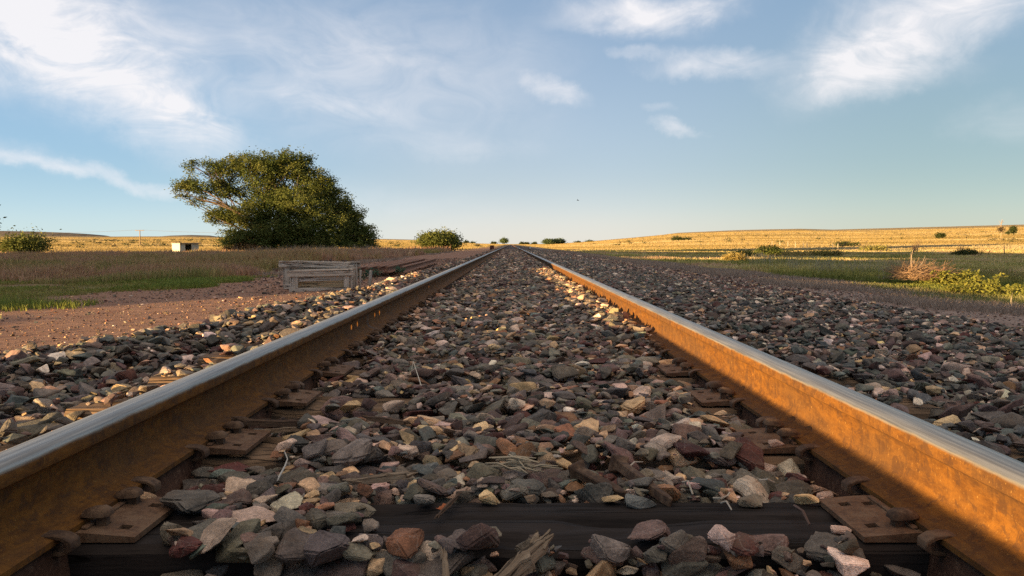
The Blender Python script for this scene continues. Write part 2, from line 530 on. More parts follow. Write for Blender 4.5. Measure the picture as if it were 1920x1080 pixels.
# ------------------------------------------------------------------ rails
RAIL_X = {'l': -0.735 - 0.0325, 'r': 0.70 + 0.0325}
RB = 0.018                                     # rail base above tie top
half = [(0.0685, 0.0), (0.0685, 0.0095), (0.062, 0.0115), (0.034, 0.0185), (0.018, 0.0255), (0.010, 0.035), (0.0075, 0.048), (0.0075, 0.082),
        (0.0095, 0.0945), (0.015, 0.101), (0.029, 0.1065), (0.0322, 0.109), (0.0332, 0.114), (0.0328, 0.126), (0.0318, 0.1318), (0.0288, 0.1368), (0.0242, 0.1402), (0.0165, 0.1422), (0.008, 0.1429)]
PROFILE = half + [(-a, c) for a, c in reversed(half)]


def rail_mesh(name, ys_, holes=()):
    bm = bmesh.new()
    rows = [[bm.verts.new((a, yy, c)) for a, c in PROFILE] for yy in ys_]
    n = len(PROFILE)
    for i in range(len(rows) - 1):
        for k in range(n):
            bm.faces.new((rows[i][k], rows[i][(k + 1) % n], rows[i + 1][(k + 1) % n], rows[i + 1][k]))
    bm.faces.new(rows[0]); bm.faces.new(list(reversed(rows[-1])))
    if not holes:
        return mesh_bm(name, bm, 32)
    me = mesh_bm(name, bm)
    o = bpy.data.objects.new('drill_target', me); C.objects.link(o)
    cb = bmesh.new()
    for hy in holes:
        bmesh.ops.create_cone(cb, cap_ends=True, segments=14, radius1=0.0145, radius2=0.0145, depth=0.08,
                              matrix=Matrix.Translation((0, hy, 0.066)) @ Matrix.Rotation(R(90), 4, 'Y'))
    cm = mesh_bm('drill', cb)
    co = bpy.data.objects.new('drill', cm); C.objects.link(co)
    md = o.modifiers.new('holes', 'BOOLEAN'); md.operation = 'DIFFERENCE'; md.object = co; md.solver = 'EXACT'
    dg = bpy.context.evaluated_depsgraph_get(); dg.update()
    res = bpy.data.meshes.new_from_object(o.evaluated_get(dg))
    bpy.data.objects.remove(o); bpy.data.objects.remove(co)
    res.name = name
    res.polygons.foreach_set('use_smooth', np.ones(len(res.polygons), dtype=bool))
    res.set_sharp_from_angle(angle=R(32))
    return res


far_ys = [-1.5, 0.5, 2, 3.4, 5.2, 7, 8, 12, 20, 40, 80, 160, 320, 700]
hole_ys = [3.81, 3.96, 4.47, 4.63, 7.45]
left_rail = link('rail', rail_mesh('rail', far_ys, hole_ys), M_RAIL)
left_rail.location = (RAIL_X['l'], 0, RB)
tag(left_rail, 'left running rail, brown shaded web with small drilled holes, polished top', 'rail', 'running rails of the track')
right_rail = link('rail', rail_mesh('rail', far_ys), M_RAIL)
right_rail.location = (RAIL_X['r'], 0, RB)
tag(right_rail, 'right running rail, its rusty web glowing orange in the low sun', 'rail', 'running rails of the track')

# weld collar on the left rail between the drilled holes
bm = bmesh.new()
rows = []
for yy, k in ((4.21, 1.0), (4.225, 1.0), (4.25, 1.0), (4.265, 1.0)):
    gr = 0.0 if yy in (4.21, 4.265) else 0.004
    rows.append([bm.verts.new((a + (gr if a > 0 else -gr), yy, c)) for a, c in PROFILE if 0.011 < c < 0.108])
n = len(rows[0])
for i in range(3):
    for k in range(n - 1):
        if k == n // 2 - 1: continue
        bm.faces.new((rows[i][k], rows[i][k + 1], rows[i + 1][k + 1], rows[i + 1][k]))
link('weld_collar', mesh_bm('weld_collar', bm, 40), M_SPIKE, left_rail)


def box_np(c, s):
    return c


# ------------------------------------------------------------------ ties, plates, spikes
TIE_Y = [1.363 + 0.54 * k for k in range(-1, 13)]


def tie_mesh(seed, rough):
    nx, ny = 120, 18
    xs_ = np.linspace(-1.3, 1.3, nx); ys_ = np.linspace(-0.115, 0.115, ny)
    X, Y = np.meshgrid(xs_, ys_)
    Z = -(fbm(X * 2.2 + seed, Y * 45 + X * 1.2 + seed, 31 + seed, 4) - 0.35) * 0.014 * rough - np.clip(fbm(X * 5 + seed, Y * 14, 61 + seed, 3) - 0.56, 0, 1) * 0.05
    crack = np.abs(Y - 0.02 - 0.012 * (fbm(X * 1.5, X * 0 + seed, 77) - 0.5)) < 0.007
    Z = Z - crack * 0.008
    Z = Z - np.clip((np.abs(Y) - 0.1) / 0.015, 0, 1) ** 2 * 0.012
    Z = np.minimum(Z, 0)
    bm = bmesh.new()
    top = [[bm.verts.new((X[j, i], Y[j, i], Z[j, i])) for i in range(nx)] for j in range(ny)]
    for j in range(ny - 1):
        for i in range(nx - 1):
            bm.faces.new((top[j][i], top[j][i + 1], top[j + 1][i + 1], top[j + 1][i]))
    ring = [top[0][i] for i in range(nx)] + [top[j][-1] for j in range(1, ny)] + [top[-1][i] for i in range(nx - 2, -1, -1)] + [top[j][0] for j in range(ny - 2, 0, -1)]
    low = [bm.verts.new((v.co.x, v.co.y, -0.18)) for v in ring]
    for i in range(len(ring)):
        k = (i + 1) % len(ring)
        bm.faces.new((ring[k], ring[i], low[i], low[k]))
    bm.faces.new(low)
    return mesh_bm('railroad_tie', bm, 40)


def plate_mesh():
    """Tie plate, 2x the rail side symmetric: u across the track (rail centre 0), v along it; square spike holes are real holes."""
    hu = 0.165; hv = 0.097
    holes = [(0.092, 0.058), (0.092, -0.052), (0.132, 0.052), (0.132, -0.058), (-0.092, 0.052), (-0.092, -0.058), (-0.132, 0.058), (-0.132, -0.052)]
    s = 0.0095
    us = sorted({-hu, hu, -0.075, 0.075} | {a + d for a, _ in holes for d in (-s, s)})
    vs = sorted({-hv, hv} | {c + d for _, c in holes for d in (-s, s)})
    bm = bmesh.new()
    cache = {}
    def vert(i, j, k):
        if (i, j, k) not in cache:
            u = us[i]
            zt = 0.0165 - 0.0065 * max(0, (abs(u) - 0.085) / 0.08)
            cache[i, j, k] = bm.verts.new((u, vs[j], zt if k else 0.001))
        return cache[i, j, k]
    solid = {}
    for i in range(len(us) - 1):
        for j in range(len(vs) - 1):
            cu, cv = (us[i] + us[i + 1]) / 2, (vs[j] + vs[j + 1]) / 2
            solid[i, j] = not any(abs(cu - a) < s and abs(cv - c) < s for a, c in holes)
    for (i, j), on in solid.items():
        if not on: continue
        bm.faces.new([vert(*t, 1) for t in ((i, j), (i + 1, j), (i + 1, j + 1), (i, j + 1))])
        for (di, dj), (a, c) in (((-1, 0), ((i, j + 1), (i, j))), ((1, 0), ((i + 1, j), (i + 1, j + 1))), ((0, -1), ((i, j), (i + 1, j))), ((0, 1), ((i + 1, j + 1), (i, j + 1)))):
            if not solid.get((i + di, j + dj), False):
                bm.faces.new([vert(*a, 1), vert(*a, 0), vert(*c, 0), vert(*c, 1)])
    for sx in (-1, 1):                           # the low shoulders that hold the rail base
        add_box(bm, (sx * 0.0755, 0, 0.0185), (0.011, 2 * hv - 0.03, 0.006), bevel=0.002)
    return mesh_bm('tie_plate', bm)


def spike_mesh():
    """Cut spike: square shank, domed head lipped over the rail base (lip towards -u)."""
    bm = bmesh.new()
    add_box(bm, (0, 0, 0.0), (0.016, 0.016, 0.05))
    prof = [(-0.033, 0.0165, 0.009), (-0.029, 0.022, 0.013), (-0.014, 0.0275, 0.0165), (0.003, 0.0285, 0.017), (0.011, 0.025, 0.014), (0.0145, 0.0195, 0.010)]
    rings = []
    for u, ztop, w in prof:
        ring = []
        for k in range(9):
            a = math.pi * k / 8
            ring.append(bm.verts.new((u, math.cos(a) * w, 0.015 + math.sin(a) * (ztop - 0.015) + (0.002 if 0 < k < 8 else 0))))
        rings.append(ring)
    for i in range(len(rings) - 1):
        for k in range(8):
            bm.faces.new((rings[i][k], rings[i][k + 1], rings[i + 1][k + 1], rings[i + 1][k]))
        bm.faces.new((rings[i][0], rings[i + 1][0], rings[i + 1][8], rings[i][8]))
    bm.faces.new(rings[0]); bm.faces.new(rings[-1])
    return mesh_bm('spike', bm, 50)


def anchor_mesh():
    """Rail anchor: a bent bar hooked over the edge of the rail base (edge at u=0, hook over -u)."""
    bm = bmesh.new()
    path = [(-0.05, 0.020), (-0.03, 0.021), (-0.008, 0.021), (0.012, 0.017), (0.026, 0.006), (0.027, -0.012), (0.012, -0.024), (-0.02, -0.026)]
    th = [0.005, 0.007, 0.009, 0.011, 0.012, 0.012, 0.011, 0.009]
    rows = []
    for i, (u, z) in enumerate(path):
        a = Vector(path[min(i + 1, 7)]) - Vector(path[max(i - 1, 0)]); a.normalize()
        nrm = Vector((-a.y, a.x)) * th[i] * 0.5
        w = 0.017 if i < 6 else 0.013
        rows.append([bm.verts.new((u + sx * nrm.x, sy * w, z + sx * nrm.y)) for sx, sy in ((1, -1), (1, 1), (-1, 1), (-1, -1))])
    for i in range(7):
        for k in range(4):
            bm.faces.new((rows[i][k], rows[i][(k + 1) % 4], rows[i + 1][(k + 1) % 4], rows[i + 1][k]))
    bm.faces.new(rows[0]); bm.faces.new(rows[-1])
    bmesh.ops.bevel(bm, geom=list(bm.edges), offset=0.002, segments=1, affect='EDGES')
    return mesh_bm('rail_anchor', bm, 40)


PLATE = plate_mesh(); SPIKE = spike_mesh(); ANCHOR = anchor_mesh()
for m_, mt in ((PLATE, M_IRON), (SPIKE, M_SPIKE), (ANCHOR, M_SPIKE)): m_.materials.append(mt)
ORD = ['nearest', 'second', 'third', 'fourth', 'fifth', 'sixth', 'seventh', 'eighth', 'ninth', 'tenth', 'eleventh', 'twelfth', 'thirteenth', 'fourteenth']
TIES = []
tie_protos = [(tie_mesh(1, 0.35), M_TIE_DARK), (tie_mesh(2, 1.0), M_TIE), (tie_mesh(3, 0.8), M_TIE), (tie_mesh(4, 1.0), M_TIE)]
for m_, mt in tie_protos: m_.materials.append(mt)
k_vis = 0
for k, ty in enumerate(TIE_Y):
    if ty < 1.0: continue                        # lies behind the lower edge of the picture
    t = link('railroad_tie', tie_protos[0 if k_vis == 0 else 2 if k_vis == 2 else 1 + k_vis % 3][0])
    t.location = (-0.02 + random.uniform(-0.02, 0.02), ty, -0.004 * (k_vis > 0) )
    lab = ('bare black railroad tie across the foreground, nearest of all ties' if k_vis == 0 else
           'brown ribbed railroad tie, third from the camera, bare beside the left rail' if k_vis == 2 else
           '%s railroad tie from the camera, mostly buried under ballast stones' % ORD[k_vis])
    tag(t, lab, 'railroad tie', 'railroad ties under the rails')
    for side in ('l', 'r'):
        sg = 1 if side == 'l' else -1            # +u points to the middle of the track
        pl = link('tie_plate', PLATE, None, t)
        pl.location = (RAIL_X[side] - t.location.x, random.uniform(-0.008, 0.008), 0.001 - t.location.z)
        pl.rotation_euler = (0, 0, 0 if sg > 0 else math.pi)
        for (u, v, on) in ((0.092, 0.058, 1), (0.092, -0.052, k_vis != 0 or side == 'l'), (-0.092, 0.052, 1), (-0.092, -0.058, 1)):
            if not on: continue
            s_ = link('spike', SPIKE, None, pl)
            hi = random.choice((0.0, 0.001, 0.003, 0.007))
            s_.location = (u, v, 0.0135 + hi)
            s_.rotation_euler = (0, random.uniform(-0.08, 0.08), (0 if u > 0 else math.pi) + random.uniform(-0.12, 0.12))
    TIES.append((t, ty))
    k_vis += 1
    # anchors gripping the rail base beside the tie
    for side in ('l', 'r'):
        sg = 1 if side == 'l' else -1
        rail = left_rail if side == 'l' else right_rail
        for dv in (-0.145, 0.145):
            if k_vis > 9: continue
            a = link('rail_anchor', ANCHOR, None, rail)
            a.location = (sg * 0.0685, ty + dv, 0.0)
            a.rotation_euler = (0, 0, 0 if sg > 0 else math.pi); a.scale = (0.8, 0.85, 0.62)

# ------------------------------------------------------------------ stones
def rock_bm(seed, npts, detail):
    rnd = random.Random(seed)
    bm = bmesh.new()
    sx, sy, sz = 1.0, rnd.uniform(0.6, 0.92), rnd.uniform(0.36, 0.62)
    for i in range(npts):
        while True:
            v = Vector((rnd.gauss(0, 1), rnd.gauss(0, 1), rnd.gauss(0, 1)))
            if v.length > 0.2: break
        v.normalize()
        m_ = max(abs(v.x), abs(v.y), abs(v.z))
        v = v * (0.45 + 0.55 / m_ * 0.85) * rnd.uniform(0.8, 1.0)
        bm.verts.new((v.x * sx, v.y * sy, v.z * sz))
    r = bmesh.ops.convex_hull(bm, input=list(bm.verts))
    junk = [g for g in set(r['geom_interior'] + r['geom_unused']) if isinstance(g, bmesh.types.BMVert)]
    if junk: bmesh.ops.delete(bm, geom=junk, context='VERTS')
    bmesh.ops.dissolve_limit(bm, angle_limit=R(16), verts=list(bm.verts), edges=list(bm.edges))
    if detail >= 1:
        bmesh.ops.bevel(bm, geom=list(bm.edges), offset=0.055 if detail == 1 else rnd.uniform(0.05, 0.11), segments=1 if detail == 1 else 2, affect='EDGES', clamp_overlap=True)
    bmesh.ops.triangulate(bm, faces=list(bm.faces))
    if detail == 2:
        bmesh.ops.subdivide_edges(bm, edges=[e for e in bm.edges if e.calc_length() > 0.22], cuts=2, use_grid_fill=True)
        bmesh.ops.triangulate(bm, faces=list(bm.faces))
        bm.normal_update()
        from mathutils import noise as mn
        off = Vector((seed * 3.7, seed * 1.3, 0))
        mv = [(v, v.normal * (mn.fractal(v.co * 2.2 + off, 1.0, 2.0, 4) * 0.055)) for v in bm.verts]
        for v, d in mv: v.co += d
    bmesh.ops.recalc_face_normals(bm, faces=bm.faces)
    ext = max(abs(v.co.x) for v in bm.verts)
    for v in bm.verts: v.co /= ext
    return bm


def rock_arrays(bm):
    bm.verts.index_update()
    V = np.array([v.co[:] for v in bm.verts]); T = np.array([[v.index for v in f.verts] for f in bm.faces])
    bm.free(); return V, T


ROCK_HI = []
for s in range(22):
    bm = rock_bm(100 + s, 11 + s % 6, 2)
    me = bpy.data.meshes.new('ballast_stone'); bm.to_mesh(me); bm.free()
    me.polygons.foreach_set('use_smooth', np.ones(len(me.polygons), dtype=bool)); me.set_sharp_from_angle(angle=R(28))
    me.materials.append(M_STONE)
    co = np.zeros(len(me.vertices) * 3); me.vertices.foreach_get('co', co); co = co.reshape(-1, 3)
    ROCK_HI.append((me, np.abs(co).max(0)))
ROCK_MID = [rock_arrays(rock_bm(300 + s, 10 + s % 5, 1)) for s in range(26)]
ROCK_LO = [rock_arrays(rock_bm(500 + s, 8 + s % 4, 0)) for s in range(26)]

PAL = {                                              # colour word: albedo
    'dark grey': (0.092, 0.088, 0.08), 'grey': (0.15, 0.142, 0.126), 'olive grey': (0.135, 0.122, 0.088), 'slate blue': (0.09, 0.108, 0.112),
    'purple brown': (0.125, 0.078, 0.07), 'tan': (0.36, 0.235, 0.125), 'pale pink': (0.36, 0.265, 0.22), 'dark red': (0.085, 0.024, 0.018),
    'orange brown': (0.27, 0.125, 0.05), 'yellowish': (0.42, 0.30, 0.13), 'whitish': (0.48, 0.42, 0.35), 'teal grey': (0.10, 0.128, 0.118)}
PN = list(PAL)
PALA = np.array([PAL[k] for k in PN])
PALA = PALA * 0.76 + PALA.mean(1, keepdims=True) * 0.24
PALA = PALA * np.array([1.36, 1.14, 0.96])
PALA[PALA.mean(1) > 0.2] *= 1.3
W_GAUGE = np.array([4.2, 4.6, 3.8, 0.9, 4.2, 2.1, 1.9, 1.1, 1.1, 0.4, 0.6, 0.7]); W_GAUGE /= W_GAUGE.sum()
W_RIGHT = np.array([5.0, 3.0, 0.8, 4.0, 3.4, 0.5, 2.2, 1.0, 0.3, 0.15, 1.0, 1.6]); W_RIGHT /= W_RIGHT.sum()
W_LEFT = np.array([6.0, 5.0, 4.0, 2.2, 2.6, 0.7, 0.9, 0.5, 0.35, 0.15, 0.3, 1.4]); W_LEFT /= W_LEFT.sum()
W_RED = np.array([1.5, 1.0, 0.6, 0.4, 6.0, 0.8, 1.8, 3.0, 0.7, 0.1, 0.4, 0.2]); W_RED /= W_RED.sum()

# --- the heap near the camera: stones are laid one by one on a height map
RES = 0.01
HX0, HX1, HY0, HY1 = -3.3, 5.2, 0.85, 9.5
gx = np.arange(HX0, HX1, RES); gy = np.arange(HY0, HY1, RES)
HGX, HGY = np.meshgrid(gx, gy)
T_MAP = top_z(HGX, HGY)
H = T_MAP - 0.067
for t, ty in TIES:
    H[(np.abs(HGY - ty) < 0.118) & (np.abs(HGX) < 1.28)] = 0.0
    over = (np.abs(HGY - ty) < 0.16) & (np.abs(HGX) < 1.45) & ((ty > 3) | (np.abs(HGX) < 0.53) | (np.abs(HGX) > 0.9))
    T_MAP[over] = np.maximum(T_MAP[over], 0.020 + 0.02 * (fbm(HGX[over] * 3, HGY[over] * 3, 5) - 0.5))
    for side in ('l', 'r'):
        H[(np.abs(HGY - ty) < 0.1) & (np.abs(HGX - RAIL_X[side]) < 0.168)] = 0.014

stones = []         # x, y, z, a, b, c, yaw, tiltx, tilty, proto, colour index, hero


def lay(x, y, a, b, c, yaw, col, hero=None, force=False, lim=0.0, proto=None):
    r = math.sqrt(a * b) * 0.72
    i0, i1 = int((x - r - HX0) / RES), int((x + r - HX0) / RES) + 1
    j0, j1 = int((y - r - HY0) / RES), int((y + r - HY0) / RES) + 1
    if i0 < 0 or j0 < 0 or i1 >= H.shape[1] or j1 >= H.shape[0]: return False
    s = H[j0:j1, i0:i1]
    zb = float(s.mean()) * 0.6 + float(s.max()) * 0.4
    if not force and zb + 1.5 * c > float(T_MAP[(j0 + j1) // 2, (i0 + i1) // 2]) + lim + 0.55 * c: return False
    gxs = float(s[:, -1].mean() - s[:, 0].mean()) / (2 * r); gys = float(s[-1].mean() - s[0].mean()) / (2 * r)
    gxs = max(-0.35, min(0.35, gxs)); gys = max(-0.35, min(0.35, gys))
    z = zb + c * 0.82
    jj, ii = np.mgrid[j0:j1, i0:i1]
    d2 = ((ii * RES + HX0 - x) ** 2 + (jj * RES + HY0 - y) ** 2) / (r * r * 1.35)
    s[:] = np.where(d2 < 1, np.maximum(s, zb + 1.7 * c * np.sqrt(np.clip(1 - d2 * 0.75, 0, 1))), s)
    if hero is None: ta, tb = random.gauss(0, 0.16), random.gauss(0, 0.16)
    else: ta, tb = random.gauss(0, 0.05), random.gauss(0, 0.05)
    stones.append([x, y, z, a, b, c, yaw, gys * 0.7 + ta, -gxs * 0.7 + tb, random.randrange(10 ** 6) if proto is None else proto, col, hero])
    return True


# big stones that the photograph shows one by one: x0, x1, y0, y1 in the picture, colour
HERO = [
    (537, 593, 847, 903, 'tan'), (590, 635, 876, 897, 'olive grey'), (410, 537, 925, 990, 'pale pink'), (533, 582, 946, 970, 'orange brown'),
    (618, 705, 943, 968, 'olive grey'), (597, 665, 960, 982, 'grey'), (585, 690, 985, 1062, 'dark red'), (502, 570, 1022, 1060, 'olive grey'),
    (676, 710, 962, 992, 'grey'), (800, 873, 965, 1026, 'dark red'), (742, 798, 1001, 1036, 'grey'), (873, 946, 976, 1016, 'olive grey'),
    (868, 953, 1012, 1052, 'teal grey'), (847, 917, 1036, 1085, 'teal grey'), (683, 738, 1022, 1052, 'olive grey'), (897, 947, 908, 946, 'yellowish'),
    (771, 817, 912, 946, 'grey'), (660, 712, 817, 850, 'orange brown'), (765, 792, 828, 850, 'whitish'), (805, 868, 882, 930, 'grey'),
    (1166, 1270, 981, 1016, 'purple brown'), (1268, 1390, 985, 1040, 'grey'), (1372, 1462, 1015, 1078, 'tan'), (1075, 1165, 1030, 1085, 'slate blue'),
    (1140, 1203, 1036, 1084, 'tan'), (1292, 1365, 1034, 1062, 'slate blue'), (1167, 1235, 915, 948, 'slate blue'), (1130, 1172, 918, 942, 'yellowish'),
    (1018, 1068, 835, 868, 'yellowish'), (1325, 1392, 833, 876, 'purple brown'), (1307, 1362, 865, 890, 'grey'), (1125, 1195, 820, 847, 'dark grey'),
    (1090, 1145, 888, 931, 'orange brown'), (1228, 1280, 823, 846, 'purple brown'), (1505, 1635, 982, 1026, 'dark grey'), (1553, 1603, 974, 999, 'pale pink'),
    (1498, 1607, 1022, 1064, 'slate blue'), (1482, 1524, 1045, 1085, 'tan'), (1637, 1707, 1015, 1056, 'grey'), (1765, 1822, 1035, 1068, 'pale pink'),
    (1490, 1542, 913, 946, 'yellowish'), (1440, 1473, 826, 846, 'pale pink'), (90, 182, 1020, 1078, 'olive grey'), (20, 97, 1030, 1085, 'olive grey'),
    (210, 290, 988, 1036, 'olive grey'), (187, 236, 1018, 1062, 'grey'), (275, 377, 995, 1040, 'olive grey'), (292, 352, 963, 1016, 'olive grey'),
    (320, 403, 1023, 1062, 'tan'), (405, 506, 1010, 1047, 'slate blue'), (285, 410, 928, 966, 'dark grey'), (355, 422, 968, 1002, 'dark grey'),
    (420, 472, 972, 1006, 'orange brown'), (368, 431, 1042, 1088, 'olive grey'), (433, 478, 1042, 1085, 'tan'), (245, 290, 926, 946, 'tan'),
    (288, 402, 896, 926, 'olive grey'), (0, 60, 1045, 1090, 'dark red'), (940, 1075, 1042, 1090, 'dark red'), (1225, 1275, 1012, 1050, 'purple brown'),
    (1270, 1310, 1018, 1045, 'olive grey'), (1365, 1405, 1046, 1076, 'purple brown'), (1215, 1285, 1042, 1085, 'olive grey'), (1700, 1765, 1052, 1090, 'olive grey'),
    (1545, 1625, 1052, 1090, 'slate blue'), (1625, 1720, 1058, 1092, 'tan'), (1400, 1500, 998, 1020, 'purple brown'), (505, 640, 1010, 1040, 'dark grey'),
    (1040, 1085, 828, 850, 'tan'), (890, 945, 795, 822, 'teal grey'), (1265, 1330, 845, 872, 'olive grey'), (1290, 1330, 905, 930, 'slate blue'),
    (1360, 1420, 890, 925, 'slate blue'), (1385, 1450, 918, 948, 'olive grey'), (560, 640, 700, 728, 'tan'), (700, 745, 720, 745, 'grey')]
# keep the exposed wood of the first and third ties free of loose stones
FREE = [(-0.25, 0.585, 1.252, 1.485), (-0.62, -0.30, 2.35, 2.545)]
for (x0, x1, y0, y1, colour) in HERO:
    p = at((x0 + x1) / 2, y1, 0.005)
    Yd = p.y
    w = (x1 - x0) * Yd / F * 0.5
    hh = (y1 - y0) * Yd / F
    b_ = w * random.uniform(0.66, 0.86)
    c_ = max(0.3 * w, min(0.75 * w, (hh - 0.3 * 2 * b_) / 0.95 * 0.5))
    lay(p.x, Yd + b_ * 0.75, w, b_, c_, random.uniform(-0.25, 0.25), PN.index(colour), hero=1, force=True)


def free_at(x, y, a, near_right):
    for xr, s in ((RAIL_X['l'], -1), (RAIL_X['r'], 1)):
        inner = (x - xr) * -s > 0
        keep = 0.074 + a * 0.62
        if s > 0 and inner and near_right: keep = 0.022 + a * 0.75
        if not inner: keep = 0.05 + a * 0.7
        if abs(x - xr) < keep: return False
    for (xa, xb, ya, yb) in FREE:
        if xa - a * 0.6 < x < xb + a * 0.6 and ya - a * 0.55 < y < yb + a * 0.55: return False
    if y < 3.3:                                    # plates stay mostly clear near the camera
        if a < 0.013 and random.random() < 0.22: return True
        for t, ty in (TIES[0], TIES[2]):
            for side in ('l', 'r'):
                if abs(y - ty) < 0.10 + a * 0.4 and abs(x - RAIL_X[side]) < 0.16 + a * 0.45: return False
    return True


def fill(n, xr, yr, amin, amax, mu, sig, W, lim=0.0, skip=None, ypow=1.0):
    got = 0
    for _ in range(n):
        x = random.uniform(*xr)
        y = yr[0] + (yr[1] - yr[0]) * random.random() ** ypow
        if skip and skip(x, y): continue
        a = min(amax, max(amin, math.exp(random.gauss(math.log(mu), sig)))) * 0.5
        if not free_at(x, y, a, y > 3.2): continue
        b = a * random.uniform(0.58, 0.92); c = a * random.uniform(0.3, 0.6)
        got += lay(x, y, a, b, c, random.uniform(0, 6.283), int(RNG.choice(len(PN), p=W)), lim=lim)
    return got


fill(13000, (-0.72, 0.70), (0.9, 3.2), 0.022, 0.115, 0.050, 0.44, W_GAUGE, 0.006)
fill(15000, (-0.72, 0.71), (3.2, 9.4), 0.018, 0.095, 0.042, 0.42, W_GAUGE, 0.004)
fill(14000, (-0.72, 0.70), (0.9, 3.4), 0.010, 0.028, 0.018, 0.3, W_GAUGE, 0.0)
fill(9000, (-0.72, 0.71), (3.4, 9.4), 0.012, 0.03, 0.022, 0.3, W_GAUGE, 0.0)
lskip = lambda x, y: x < edge_left(y) - 0.4 or (x > -1.5 + 0.25 * math.sin(y * 3) and random.random() < 0.62 and y < 3.6)
fill(22000, (-3.2, -0.8), (1.5, 9.4), 0.022, 0.13, 0.050, 0.40, W_LEFT, 0.012, lskip)
fill(18000, (-3.2, -0.8), (1.5, 9.4), 0.012, 0.034, 0.022, 0.3, W_RED, 0.0, lskip)
fill(34000, (0.79, 5.1), (1.3, 9.4), 0.018, 0.11, 0.043, 0.42, W_RIGHT, 0.006)
fill(14000, (0.79, 5.1), (1.8, 9.4), 0.012, 0.03, 0.021, 0.3, W_RIGHT, 0.0)


def jitter_cols(ci, n):
    c = PALA[ci] * (0.55 + 0.85 * RNG.random((n, 1)) ** 1.3) * (1 + (RNG.random((n, 3)) - 0.5) * 0.16)
    return c


def project(x, y, z):
    v = CAMM.transposed() @ Vector((x, y, z - CAMZ))
    return 960 + F * v.x / -v.z, 540 - F * v.y / -v.z


rank = []
for i, s in enumerate(stones):
    x, y, z, a, b, c = s[:6]
    px, py = project(x, y, z)
    m = a / y * F
    if not (-m * 0.6 < px < 1920 + m * 0.6 and py < 1080 + m * 0.5): continue
    j, k = int((y - HY0) / RES), int((x - HX0) / RES)
    buried = H[j, k] - (z + c * 0.6)
    if buried > 0.012: continue
    rank.append((math.sqrt(a * b) / y * (1.6 if s[11] else 1.0), i))
rank.sort(reverse=True)
single = [i for _, i in rank[:300]]
single_set = set(single)

LAT = [(-9, -0.76, 'outside the left rail'), (-0.76, -0.42, 'along the left rail'), (-0.42, -0.12, 'left of mid-track'), (-0.12, 0.16, 'in mid-track'),
       (0.16, 0.42, 'right of mid-track'), (0.42, 0.74, 'along the right rail'), (0.74, 9, 'outside the right rail')]
LON = [(0, 1.22, 'in front of the black tie'), (1.22, 1.5, 'beside or on the black tie'), (1.5, 1.9, 'between the black and second ties'),
       (1.9, 2.44, 'between the second and third ties'), (2.44, 2.98, 'between the third and fourth ties'), (2.98, 99, 'beyond the fourth tie')]
buckets = {}
for i in single:
    s = stones[i]
    la = next(t for a, b, t in LAT if a <= s[0] < b); lo = next(t for a, b, t in LON if a <= s[1] < b)
    buckets.setdefault((la, lo, PN[s[10]]), []).append(i)
RANKW = ['largest', 'second largest', 'third largest', 'fourth largest', 'fifth largest', 'sixth largest', 'seventh largest', 'eighth largest', 'ninth largest',
         'tenth largest', 'eleventh largest', 'twelfth largest']
lab_of = {}
for (la, lo, cw), ids in buckets.items():
    ids.sort(key=lambda i: -stones[i][3] * stones[i][4])
    for r_i, i in enumerate(ids):
        pre = '' if len(ids) == 1 else (RANKW[min(r_i, 11)] + ' ' if r_i < 12 else 'small ')
        lab_of[i] = '%s%s stone %s, %s' % (pre, cw, la, lo)
for i in single:
    x, y, z, a, b, c, yaw, tx, ty, proto, ci, hero = stones[i]
    me, ext = ROCK_HI[proto % len(ROCK_HI)]
    o = bpy.data.objects.new('ballast_stone', me); C.objects.link(o)
    o.location = (x, y, z)
    o.scale = (a / ext[0], b / ext[1], c / ext[2])
    o.rotation_euler = (tx, ty, yaw)
    cc = jitter_cols(ci, 1)[0]
    if hero: cc = np.array(PALA[ci]) * random.uniform(0.95, 1.3)
    o.color = (*cc, 1)
    tag(o, lab_of[i], 'stone', 'ballast stones in the foreground')


def merge_rocks(P, protos):
    """All rocks of the array P (x,y,z,a,b,c,yaw,tx,ty,colour) in one mesh."""
    P = np.asarray(P, float)
    VV, FF, CC = [], [], []
    base = 0
    pick = RNG.integers(0, len(protos), len(P))
    cols = np.concatenate([jitter_cols(P[:, 9].astype(int), len(P))])
    for k, (pv, pf) in enumerate(protos):
        sel = P[pick == k]
        if not len(sel): continue
        ext = np.abs(pv).max(0)
        v = (pv / ext)[None] * sel[:, None, 3:6]
        cx, sx = np.cos(sel[:, 7])[:, None], np.sin(sel[:, 7])[:, None]
        y_, z_ = v[..., 1] * cx - v[..., 2] * sx, v[..., 1] * sx + v[..., 2] * cx
        cy, sy = np.cos(sel[:, 8])[:, None], np.sin(sel[:, 8])[:, None]
        x_, z2 = v[..., 0] * cy + z_ * sy, -v[..., 0] * sy + z_ * cy
        cz, sz = np.cos(sel[:, 6])[:, None], np.sin(sel[:, 6])[:, None]
        xx = x_ * cz - y_ * sz + sel[:, 0:1]; yy = x_ * sz + y_ * cz + sel[:, 1:2]; zz = z2 + sel[:, 2:3]
        n, m = xx.shape
        VV.append(np.stack([xx, yy, zz], -1).reshape(-1, 3))
        FF.append((pf[None] + (base + np.arange(n) * m)[:, None, None]).reshape(-1, 3))
        CC.append(np.repeat(cols[pick == k], m, 0))
        base += n * m
    F_ = np.concatenate(FF)
    return mesh_np('stones', np.concatenate(VV), F_.ravel(), np.full(len(F_), 3), np.concatenate(CC))


rest = [[*s[:9], s[10]] for i, s in enumerate(stones) if i not in single_set]
tag(link('ballast_gravel', merge_rocks(rest, ROCK_MID), M_STONES), 'mass of grey and brown ballast stones filling the track bed', 'ballast', kind='stuff')


